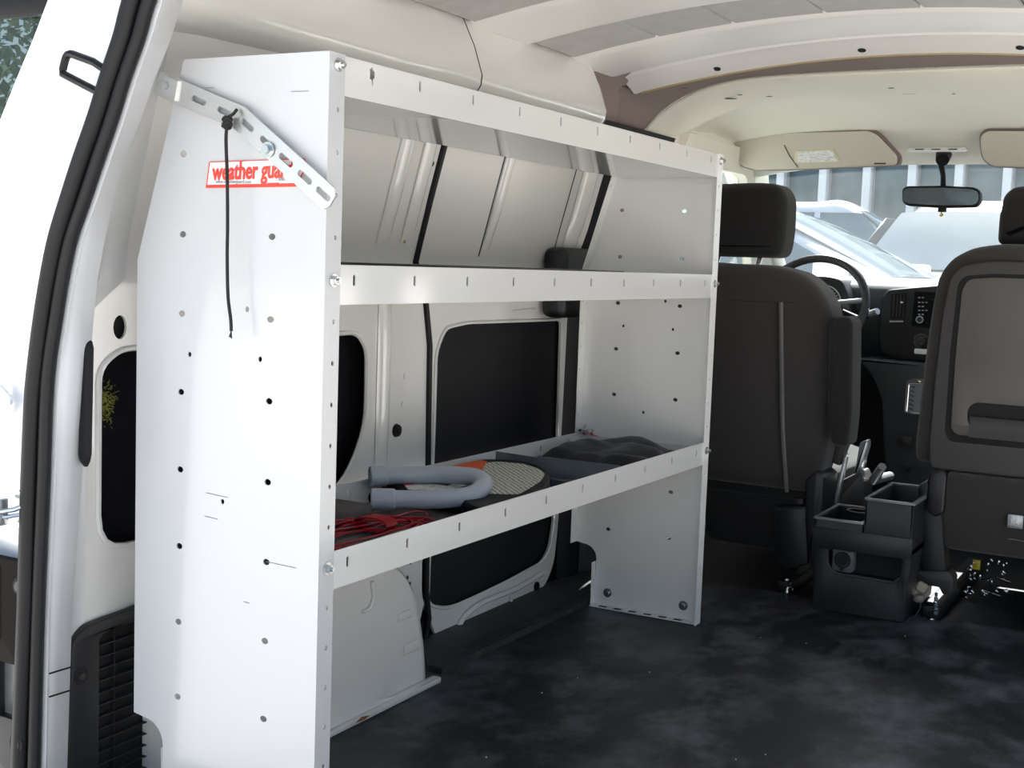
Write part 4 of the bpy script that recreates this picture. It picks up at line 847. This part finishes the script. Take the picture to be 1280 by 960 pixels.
# upper tray, two open bins
def bin_(x0, x1, y0, y1, z0, z1, nm):
    mb = MB(); t = .006
    mb.box((x0, y0, z0), (x1, y0+t, z1), .0015).box((x0, y1-t, z0), (x1, y1, z1), .0015).box((x0, y0, z0), (x0+t, y1, z1), .0015).box((x1-t, y0, z0), (x1, y1, z1), .0015).box((x0, y0, z0), (x1, y1, z0+.012))
    mb.build(nm, console_mat, cc)
    rm = [(x0, y0), (x1, y0), (x1, y1), (x0, y1)]
    MB().sheet(rrect(x0-.003, y0-.003, x1+.003, y1+.003, .006), xy(z1+.003), [rrect(x0+.006, y0+.006, x1-.006, y1-.006, .004)], t=.005, bev=.0012).build('bin_rim', mat('satin rim', (.16, .165, .175), .25), cc, 'satin rim of the open bin')
bin_(.172, .280, 1.60, 1.80, .155, .216, 'left_bin'); bin_(.283, .388, 1.60, 1.86, .155, .272, 'right_bin')
MB().box((.170, 1.597, .150), (.390, 1.60, .196), .001).build('console_face', console_mat, cc)
MB().tube([(.235+.028*math.cos(t*PI/12), 1.755+.028*math.sin(t*PI/12), .213) for t in range(24)], .004, 8, closed=True).build('cup_holder', console_mat, cc)
hbk = thing('handbrake_lever', (.25, 2.0, .25), 'handbrake lever beside the centre console', 'lever')
MB().tube([Vector((.235, 2.05, .26)), at(1092, 600, 'Y', 1.88), at(1103, 583, 'Y', 1.84)], [.011, .012, .010], 12).build('lever_grip', silver_trim, hbk)
cc2 = thing('side_storage_tray', (.12, 2.0, 0), 'grey plastic tray by the side of the driver seat', 'tray')
MB().sheet(rpoly([Xz(1030, 640, 1.9), Xz(1042, 605, 1.9), Xz(1072, 590, 1.9), Xz(1078, 606, 1.9), Xz(1075, 640, 1.9)], .01), xz(1.93), t=.08, bev=.008).build('tray_side', plastic_grey, cc2)
MB().sheet(rpoly([Xz(1060, 600, 1.9), Xz(1068, 556, 1.9), Xz(1078, 552, 1.9), Xz(1079, 560, 1.9), Xz(1070, 590, 1.9)], .006), xz(1.95), t=.03, bev=.005).build('belt_bracket', silver_trim, cc2, 'pale belt bracket')

# ---------------------------------------------------------------- dashboard
db = thing('dashboard', (VC, 2.9, .4), 'slate grey van dashboard with centre stack', 'dashboard')
YD = 2.70
prof_d = [(3.24, .725), (3.0, .745), (2.80, .748), (2.74, .735), (2.72, .69), (2.74, .60), (2.80, .52), (2.90, .44), (3.0, .36), (3.2, .34)]
MB().loft([[(x, y, z) for y, z in prof_d] for x in (-.44, -.2, .0, .2, .5, 1.05)]).build('dash_body', plastic_blue, db, ang=60)
hood = [Xz(978, 352, 2.66), Xz(990, 347, 2.66), Xz(1010, 344.5, 2.66), Xz(1035, 345, 2.66), Xz(1052, 349, 2.66), Xz(1062, 372, 2.66), Xz(1066, 400, 2.66), Xz(980, 400, 2.66)]
MB().sheet(rpoly(hood, .02), xz(2.66), t=.14, bev=.008).build('cluster_hood', plastic, db, ang=60)
c = at(1030, 378, 'Y', 2.65)
gd = MB(); gd.tube([c+Vector((.052*math.cos(t*PI/16), -.003, .052*math.sin(t*PI/16))) for t in range(32)], .0018, 6, closed=True)
for i in range(21):
    t = math.radians(-30+i*12); gd.tube([c+Vector((.040*math.cos(t), -.004, .040*math.sin(t))), c+Vector((.047*math.cos(t), -.004, .047*math.sin(t)))], .0012, 4)
gd.build('speedometer', gauge_white, db, 'round speedometer dial')
MB().tube([c+Vector((0, -.004, 0)), c+Vector((.02, -.006, -.022))], .0016, 6).build('needle', red_ink, db, 'red needle')
# centre stack
st_ = rpoly([Xz(1103, 440, YD), Xz(1101, 400, YD), Xz(1105, 372, YD), Xz(1112, 362, YD), Xz(1180, 356, YD)]+[(.42, .735), (.42, .54), (.30, .50)]+[Xz(1150, 452, YD), Xz(1120, 449, YD)], .012)
MB().sheet(st_, xz(YD-.03), t=.10, bev=.008).build('centre_stack', plastic, db, ang=60)
v0 = rpoly([Xz(1112, 398, YD-.03), Xz(1114, 368, YD-.03), Xz(1134, 366, YD-.03), Xz(1130, 398, YD-.03)], .004)
MB().sheet(v0, xz(YD-.0315), t=.002).build('vent_opening', black, db)
vv = [Vector((*Xz(1116, 396, YD-.03),)), Vector((*Xz(1117, 370, YD-.03),))]
for i in range(4):
    a, b = Xz(1116.5+i*4.2, 396, YD-.03), Xz(1118+i*4.2, 369, YD-.03); MB().tube([(a[0], YD-.034, a[1]), (b[0], YD-.034, b[1])], .0014, 5).build('vent_vane', plastic_grey, db)
c = at(1127, 378, 'Y', YD-.036); MB().ball(c, (.004, .003, .004), 1).build('vent_knob', chrome, db)
a, b = at(1112, 402, 'Y', YD-.035), at(1129, 402, 'Y', YD-.035); MB().tube([a, b], .003, 8).build('vent_trim', silver_trim, db)
MB().sheet(rpoly([Xz(1139, 408, YD-.03), Xz(1143, 364, YD-.03), (.40, .722), (.40, .60)], .004), xz(YD-.0325), t=.004, bev=.001).build('radio', screen_m, db, 'black radio fascia')
for i, py in enumerate((372, 378, 383, 388, 393)):
    for j in range(3 if i in (1, 3) else 2):
        c = at(1149+j*4.5, py, 'Y', YD-.034); MB().box(c-Vector((.0030, .0004, .0012)), c+Vector((.0030, .0004, .0012))).build('radio_button', btn_white, db)
c = at(1149.5, 399.5, 'Y', YD-.035); MB().tube([c+Vector((.0095*math.cos(t*PI/8), 0, .0095*math.sin(t*PI/8))) for t in range(16)], .0018, 6, closed=True).build('radio_knob_ring', btn_white, db); MB().cyl(c+Vector((0, .002, 0)), c+Vector((0, -.006, 0)), .007, seg=16).build('radio_knob', plastic, db)
c = at(1151, 426, 'Y', YD-.035)
tk = MB()
for i in range(14):
    t = math.radians(40+i*18); tk.tube([c+Vector((.018*math.cos(t), 0, .018*math.sin(t))), c+Vector((.0215*math.cos(t), 0, .0215*math.sin(t)))], .0009, 4)
tk.build('dial_ticks', btn_white, db); MB().cyl(c+Vector((0, .004, 0)), c+Vector((0, -.012, 0)), .0155, .014, 20).box(c+Vector((-.015, -.018, -.003)), c+Vector((.015, -.010, .003)), .002, rot=Matrix.Rotation(-.6, 3, 'Y')).build('climate_dial', plastic_grey, db)
MB().box(at(1145, 441, 'Y', YD-.05)-Vector((.004, .01, .003)), at(1165, 438, 'Y', YD-.05)+Vector((.01, .0, .003)), .003).build('stack_lever', lens_m, db)
# lower stack and gear gate
MB().sheet(rpoly([Xz(1070, 447, 2.62), Xz(1110, 450, 2.62), Xz(1170, 455, 2.62), (.36, .50), (.36, .02), (.12, .02), Xz(1104, 560, 2.62), Xz(1102, 500, 2.62), Xz(1090, 470, 2.62)], .02), xz(2.62), t=.25, bev=.01).build('lower_stack', plastic_blue, db, ang=60)
gg = [Xz(1131, 517, 2.61), Xz(1134, 478, 2.61), Xz(1140, 473, 2.61), (.30, Xz(1140, 473, 2.61)[1]), (.30, Xz(1131, 517, 2.61)[1]-.005)]
MB().sheet(rpoly(gg, .006), xz(2.605), [rpoly([(gg[0][0]+.008, gg[0][1]+.006), (gg[1][0]+.008, gg[1][1]-.004), (.29, gg[3][1]-.01), (.29, gg[4][1]+.012)], .004)], t=.006, bev=.001).build('gear_gate_frame', chrome, db, 'bright frame of the gear gate')
MB().sheet(rpoly([(gg[0][0]+.006, gg[0][1]+.004), (gg[1][0]+.006, gg[1][1]-.002), (.292, gg[3][1]-.008), (.292, gg[4][1]+.010)], .004), xz(2.609), t=.002).build('gear_gate', mat('gear gate grey', (.22, .24, .27), .4), db)
for i in range(6): c = at(1141-.6*i, 484+i*5.5, 'Y', 2.607); MB().tube([c+Vector((-.005, 0, .001)), c+Vector((0, 0, .002)), c+Vector((.006, 0, -.002))], .0014, 5).build('gate_mark', black, db)
c = at(1127, 550, 'Y', 2.61); MB().box(c-Vector((.016, .004, .016)), c+Vector((.03, .0, .014)), .003).build('switch_panel', plastic_grey, db); MB().box(c-Vector((.010, .008, .009)), c+Vector((.006, .0, .009)), .002).build('switch', plastic, db)
c = at(1132, 586, 'Y', 2.61); MB().cyl(c, c+Vector((0, -.02, 0)), .012, .010, 16).build('knob', plastic, db)

# steering wheel
swh = thing('steering_wheel', (-.12, 2.55, .68), 'black steering wheel partly hidden by the driver seat', 'steering wheel')
cw = Vector((-.133, 2.56, .672)); tl_ = .42
ax1 = Vector((1, 0, 0)); ax2 = Vector((0, math.sin(tl_), math.cos(tl_))); nr_ = ax1.cross(ax2)
RW = .152
MB().tube([cw+ax1*(RW+.004)*math.cos(t*PI/24)+ax2*RW*1.0*math.sin(t*PI/24) for t in range(48)], .0125, 12, closed=True).build('rim', mat('wheel vinyl', (.035, .035, .035), .3), swh)
hub = MB(); hub.ball(cw+nr_*(-.015), (.05, .03, .045), 3); hub.build('hub', plastic, swh)
for a in (8, 172, 270):
    t = math.radians(a); e = cw+ax1*RW*math.cos(t)+ax2*RW*math.sin(t); MB().tube([cw, cw.lerp(e, .5), e], [.015, .007, .008], 8).build('spoke', silver_trim if a == 8 else plastic, swh, 'silver-trimmed spoke' if a == 8 else None)
MB().tube([cw, cw+Vector((0, .22, -.05))], .03, 12).build('column', plastic, swh)
skt = thing('control_stalk', (.05, 2.62, .65), 'wiper stalk with pale tip right of the steering wheel', 'stalk')
a, b = at(1072, 398, 'Y', 2.62), at(1097, 389, 'Y', 2.58); MB().tube([Vector((-.06, 2.62, .655)), a, a.lerp(b, .6)], [.007, .009, .011], 10).build('stalk_arm', plastic, skt)
MB().tube([a.lerp(b, .6), b], [.011, .010], 10).build('stalk_tip', silver_trim, skt, 'pale tip')
ky = thing('key', at(1071, 460, 'Y', 2.3), 'brass key with tag hanging from the ignition behind the armrest', 'key')
c = at(1071, 455, 'Y', 2.3); MB().box(c+Vector((-.006, -.002, -.045)), c+Vector((.006, .002, .0)), .002).build('key_tag', brass, ky)
MB().tube([c+Vector((.008*math.cos(t*PI/6)+.001, 0, .008+.008*math.sin(t*PI/6))) for t in range(12)], .0012, 6, closed=True).build('key_ring', chrome, ky)
MB().tube([c+Vector((.002, -.004, .0)), c+Vector((.008, -.004, -.05))], .0015, 6).build('key_blade', brass, ky)

# ---------------------------------------------------------------- windscreen header fittings
rm = thing('rear_view_mirror', (.235, 2.45, 1.08), 'interior rear-view mirror hanging from the windscreen header', 'mirror')
mo = rpoly([Xz(x, y, 2.42) for x, y in ((1127, 236), (1133, 232.5), (1180, 232), (1218, 234), (1225, 239), (1225.5, 252), (1220, 259), (1175, 259.5), (1133, 257), (1127, 252))], .008, 3)
MB().sheet(mo, xz(2.42), t=.035, bev=.007).build('mirror_housing', rubber, rm, ang=60)
cxy = sum(p[0] for p in mo)/len(mo), sum(p[1] for p in mo)/len(mo)
MB().sheet([(cxy[0]+(x-cxy[0])*.955, cxy[1]+(z-cxy[1])*.80) for x, z in mo], xz(2.4185), t=.001).build('mirror_glass', mirror_m, rm, 'dim mirror glass')
MB().tube([Vector((.243, 2.45, 1.0)), at(1179, 220, 'Y', 2.46), at(1176, 205, 'Y', 2.48), at(1178, 196, 'Y', 2.49)], [.008, .007, .008, .014], 12).cyl(at(1178, 200, 'Y', 2.46), at(1180, 192, 'Y', 2.50), .018, .022, 16).build('mirror_stem', rubber, rm)
MB().box(at(1174, 264, 'Y', 2.42)-Vector((.004, 0, .002)), at(1181, 258, 'Y', 2.42)+Vector((.004, .01, .002)), .002).build('dip_tab', rubber, rm)
p = at(1177, 266, 'Y', 2.43); af = thing('air_freshener', p, 'tiny yellow charm dangling under the mirror', 'charm')
MB().ball(p+Vector((0, 0, -.006)), (.006, .003, .005), 1).ball(p+Vector((0, 0, .001)), (.003, .002, .004), 1).build('charm', yellow_m, af); MB().tube([p, p+Vector((0, 0, .014))], .0006, 4).build('thread', label_white, af)
lt = thing('dome_light', (.235, 2.40, 1.11), 'long narrow courtesy lamp above the mirror', 'lamp')
pa, pb = at(1134, 187, 'Y', 2.40), at(1208, 187, 'Y', 2.40)
MB().sheet([(u, v) for u, v in rrect(pa.x, pa.z-.006, pb.x, pb.z+.006, .006)], xz(2.395), t=.02, bev=.003).build('lamp_lens', lens_m, lt)
for i in range(3):
    c = pa.lerp(pb, .22+.28*i)+Vector((0, -.008, 0)); MB().box(c-Vector((.012, .002, .0015)), c+Vector((.012, .002, .0015)), .001).build('lamp_switch', plastic_grey, lt)
def visor(pts, nm, lab, y=2.405, strap=None):
    t = thing('sun_visor', at(*pts[0], 'Y', y), lab, 'sun visor', 'sun visors')
    o_ = rpoly([Xz(px, py, y) for px, py in pts], .012, 4)
    z0 = min(v for u, v in o_)
    MB().sheet(o_, xzt(y, -.9, z0), t=.012, bev=.004, seg=3).build('visor_board', visor_beige, t, ang=60)
    oc = (sum(u for u, v in o_)/len(o_), sum(v for u, v in o_)/len(o_))
    MB().sheet([(oc[0]+(u-oc[0])*1.035, oc[1]+.003+(v-oc[1])*1.10) for u, v in o_], xzt(y+.016, -.9, z0), t=.02).build('visor_shadow_sheet', foam_brown, t)  # brown sheet behind the board, standing in for the shadow round the visor
    return t, z0
vpts = ((922, 182), (926, 177), (1000, 170), (1095, 167.5), (1104, 172), (1124, 196), (1121, 206), (1100, 207), (1000, 211), (945, 212), (928, 208), (922, 196))
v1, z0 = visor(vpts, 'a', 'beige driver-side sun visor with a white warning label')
def vis(px, py, d=0, y=2.405): u, v = Xz(px, py, y-.0+0); return Vector((u, y-.9*(v-z0)-.0015-d, v))
MB().loft([[vis(1000, 190.5), vis(1047, 188)], [vis(994, 204.5), vis(1053, 203)]][::1], t=.0006).build('warning_label', mat('yellow label rim', (.72, .68, .45), .5), v1, 'white warning label')
MB().loft([[vis(1003, 191.5, .001), vis(1045, 189.6, .001)], [vis(998, 203.6, .001), vis(1050, 202, .001)]], t=.0006).build('label_print', label_white, v1)
MB().tube([vis(988, 184), vis(991, 196), vis(998, 209)], .0012, 5).build('visor_seam', plastic_grey, v1)
MB().box(vis(1097, 205)-Vector((.006, .002, .002)), vis(1107, 205)+Vector((.004, .001, .002)), .001).build('visor_clip', plastic, v1)
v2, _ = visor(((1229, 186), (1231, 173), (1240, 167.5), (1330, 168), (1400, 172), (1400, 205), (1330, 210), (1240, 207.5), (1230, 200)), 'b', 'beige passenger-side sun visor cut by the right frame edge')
MB().box(Vector((*Xz(1243, 206, 2.44)[:1], 2.428, Xz(1243, 206, 2.44)[1]))-Vector((.006, .004, .002)), Vector((Xz(1250, 206, 2.44)[0], 2.43, Xz(1250, 206, 2.44)[1]+.003)), .001).build('visor_clip', plastic, v2)

# ---------------------------------------------------------------- outdoors
GZ = -.48
gr = MB().box((-60, -40, GZ-.2), (60, 60, GZ)).build('ground', asphalt); tag(gr, 'pale concrete parking lot', kind='structure')
def lerp_prof(pr, x):
    for a, b in zip(pr, pr[1:]):
        if a[0] <= x <= b[0]:
            t = (x-a[0])/(b[0]-a[0]+1e-9); return [a[i]+(b[i]-a[i])*t for i in range(len(a))]
    return pr[-1]
def make_car(loc, rot, Lc, H, paint, label, suv=False, bf=.60):
    t = thing('car', loc, label, 'car', 'parked cars ahead of the van', rotz=rot); Wd = .9
    belt = H*bf
    # body: x station, bottom, shoulder z, half width
    bs = [(-Lc/2, .45, .62, .60), (-Lc/2+.06, .25, .78 if not suv else .95, .76), (-Lc/2+.4, .2, belt, .88), (-.4, .18, belt, .91), (Lc*.18, .18, belt-.02, .90), (Lc/2-.7, .2, belt*.93, .86), (Lc/2-.12, .25, belt*.80, .74), (Lc/2, .4, .55, .60)]
    rows = []
    for i in range(33):
        x = -Lc/2+Lc*i/32; _, b, s, w = lerp_prof(bs, x); r = []
        for k in range(17):
            a = PI*k/16; cy = math.cos(a); r.append((x, w*math.copysign(abs(cy)**.45, cy), b+(s-b)*math.sin(a)**.5))
        rows.append(r)
    MB().loft(rows, close_u=True, caps=True).build('car_body', paint, t, ang=45, local=True)
    gs = [(-Lc/2+.30, belt-.03, .70), (-Lc/2+.75, H*.95, .62), (-.35, H, .66), (.25, H*.975, .64), (Lc*.30, belt-.04, .72)]
    if suv: gs[0] = (-Lc/2+.15, belt, .74); gs[1] = (-Lc/2+.45, H*.96, .66)
    rows = []; n = 28; x0, x1 = gs[0][0], gs[-1][0]
    sm = spline([(g[0], g[1], g[2]) for g in gs], 10)
    for g in sm:
        r = []
        for k in range(13):
            a = PI*k/12; cy = math.cos(a); hh = max(g.y-belt+.04, .01); r.append((g.x, (.80-(.80-g.z)*min(1, hh/(H-belt)))*math.copysign(abs(cy)**.35, cy) if 0 < k < 12 else .83*math.copysign(1, cy), belt-.04+hh*math.sin(a)**.42))
        rows.append(r)
    MB().loft(rows, caps=True).build('cabin_shell', paint, t, ang=50, local=True)
    # glass: windscreen, backlight and side windows, each a pane proud of the shell
    def gl(u):   # centre-line of the cabin
        i = min(range(len(sm)), key=lambda i: abs(sm[i].x-u)); return sm[i]
    for nm, xa, xb in (('windscreen', gs[3][0]+.12, gs[4][0]-.12), ('rear_window', gs[0][0]+.08, gs[1][0]-.06)):
        rr = []
        for i in range(7):
            x = xa+(xb-xa)*i/6; g = [p for p in sm]
            z = None
            for a, b in zip(sm, sm[1:]):
                if a.x <= x <= b.x: z = a.y+(b.y-a.y)*(x-a.x)/(b.x-a.x+1e-9); ww = a.z+(b.z-a.z)*(x-a.x)/(b.x-a.x+1e-9)
            rr.append([(x, ww*.92*s, z+.012-.02*abs(s)**4) for s in (-1, -.8, -.4, 0, .4, .8, 1)])
        MB().loft(rr, t=.006).build(nm, car_glass, t, local=True)
    zt = H-.17; zb = belt+.02
    for s in (-1, 1):
        for xa, xb, xa2, xb2 in ((gs[0][0]+.42, -.22, gs[1][0]+.14, -.22), (-.14, gs[4][0]-.28, -.14, gs[3][0]+.16)):
            MB().loft([[(xa, s*.825, zb), (xb, s*.825, zb)], [(xa+(xa2-xa)*.5, s*.80, (zb+zt)/2), (xb+(xb2-xb)*.5, s*.80, (zb+zt)/2)], [(xa2, s*.735, zt), (xb2, s*.735, zt)]], t=.012).build('side_window', car_glass, t, local=True)
        for x in (-Lc*.30, Lc*.31):
            w = MB().cyl((x, s*.70, .32), (x, s*.90, .32), .32, seg=24).build('wheel', tyre, t, local=True)
            MB().cyl((x, s*.895, .32), (x, s*.91, .32), .20, .18, 12).build('hub_cap', silver_trim, w, local=True)
        MB().box((gs[4][0]-.5, s*.86, belt-.02), (gs[4][0]-.3, s*1.02, belt+.12), .03, 3).build('door_mirror', paint, t, local=True)
        MB().box((Lc/2-.20, s*.45, .55), (Lc/2-.03, s*.72, .68), .03, 3).build('headlamp', lens_m, t, local=True)
    return t
make_car((-2.15, 7.8, GZ+.06), math.radians(-4), 4.6, 1.68, car_white, 'white parked car nearest ahead of the windscreen', bf=.69)
make_car((-1.25, 11.9, GZ), math.radians(-97), 4.6, 1.98, car_grey, 'dark grey car parked behind the nearest white one', suv=True, bf=.64)
make_car((1.1, 13.5, GZ), math.radians(-97), 4.5, 2.0, car_white, 'white car at the right beyond the mirror', suv=True)
make_car((-3.9, 17.0, GZ), math.radians(3), 4.6, 2.25, car_white, 'white car farthest back, below the building columns', suv=True)
bd = thing('building', (-3, 22, GZ), 'long pale building with white columns behind the parked cars', 'building')
MB().box((-16, 22, GZ), (12, 24, 6)).build('facade', b_wall, bd)
for i in range(13):
    x = -11+i*.78; MB().box((x+.10, 21.93, GZ+.6), (x+.68, 21.99, 3.6), .01).build('shop_window', b_glass, bd)
    MB().box((x-.07, 21.7, GZ), (x+.07, 21.9, 4.2), .01).build('column', b_col, bd)
MB().box((-12, 21.3, GZ), (-1, 21.65, GZ+1.3), .05).build('planter_hedge', leaf, bd)
MB().box((-16, 21.4, 4.2), (12, 22, 5.0), .03).build('canopy', b_col, bd)
def tree(loc, h, r, label):
    t = thing('tree', loc, label, 'tree', 'trees beside the van'); random.seed(int(loc[1]*10)+3)
    MB().tube(spline([(0, 0, 0), (.05, 0, h*.4), (0, .08, h*.8)], 4), [.16]*4+[.12]*4+[.07], 8).build('trunk', bark, t, local=True)
    bm = bmesh.new()
    for i in range(5200):
        d = Vector((random.gauss(0, 1), random.gauss(0, 1), random.gauss(0, 1))).normalized()*r*random.uniform(.35, 1)**.6
        d *= 1+.35*noise.noise(d*1.1); c = Vector((0, 0, h*.62))+Vector((d.x, d.y, d.z*1.15)); s = random.uniform(.05, .10)
        e1 = Vector((random.gauss(0, 1), random.gauss(0, 1), random.gauss(0, 1))).normalized(); e2 = e1.orthogonal().normalized()
        bm.faces.new([bm.verts.new(c-e1*s), bm.verts.new(c+e2*s*.5), bm.verts.new(c+e1*s), bm.verts.new(c-e2*s*.5)])
    me = bpy.data.meshes.new('crown'); bm.to_mesh(me); bm.free(); me.materials.append(leaf); o = bpy.data.objects.new('crown', me); C.objects.link(o); o.parent = t
tree((-9.0, 6.0, GZ), 5.0, 2.4, 'leafy green tree seen through the open door glass')
tree((-15.5, 9.5, GZ), 6.0, 2.8, 'larger leafy tree left of the one seen through the door glass')
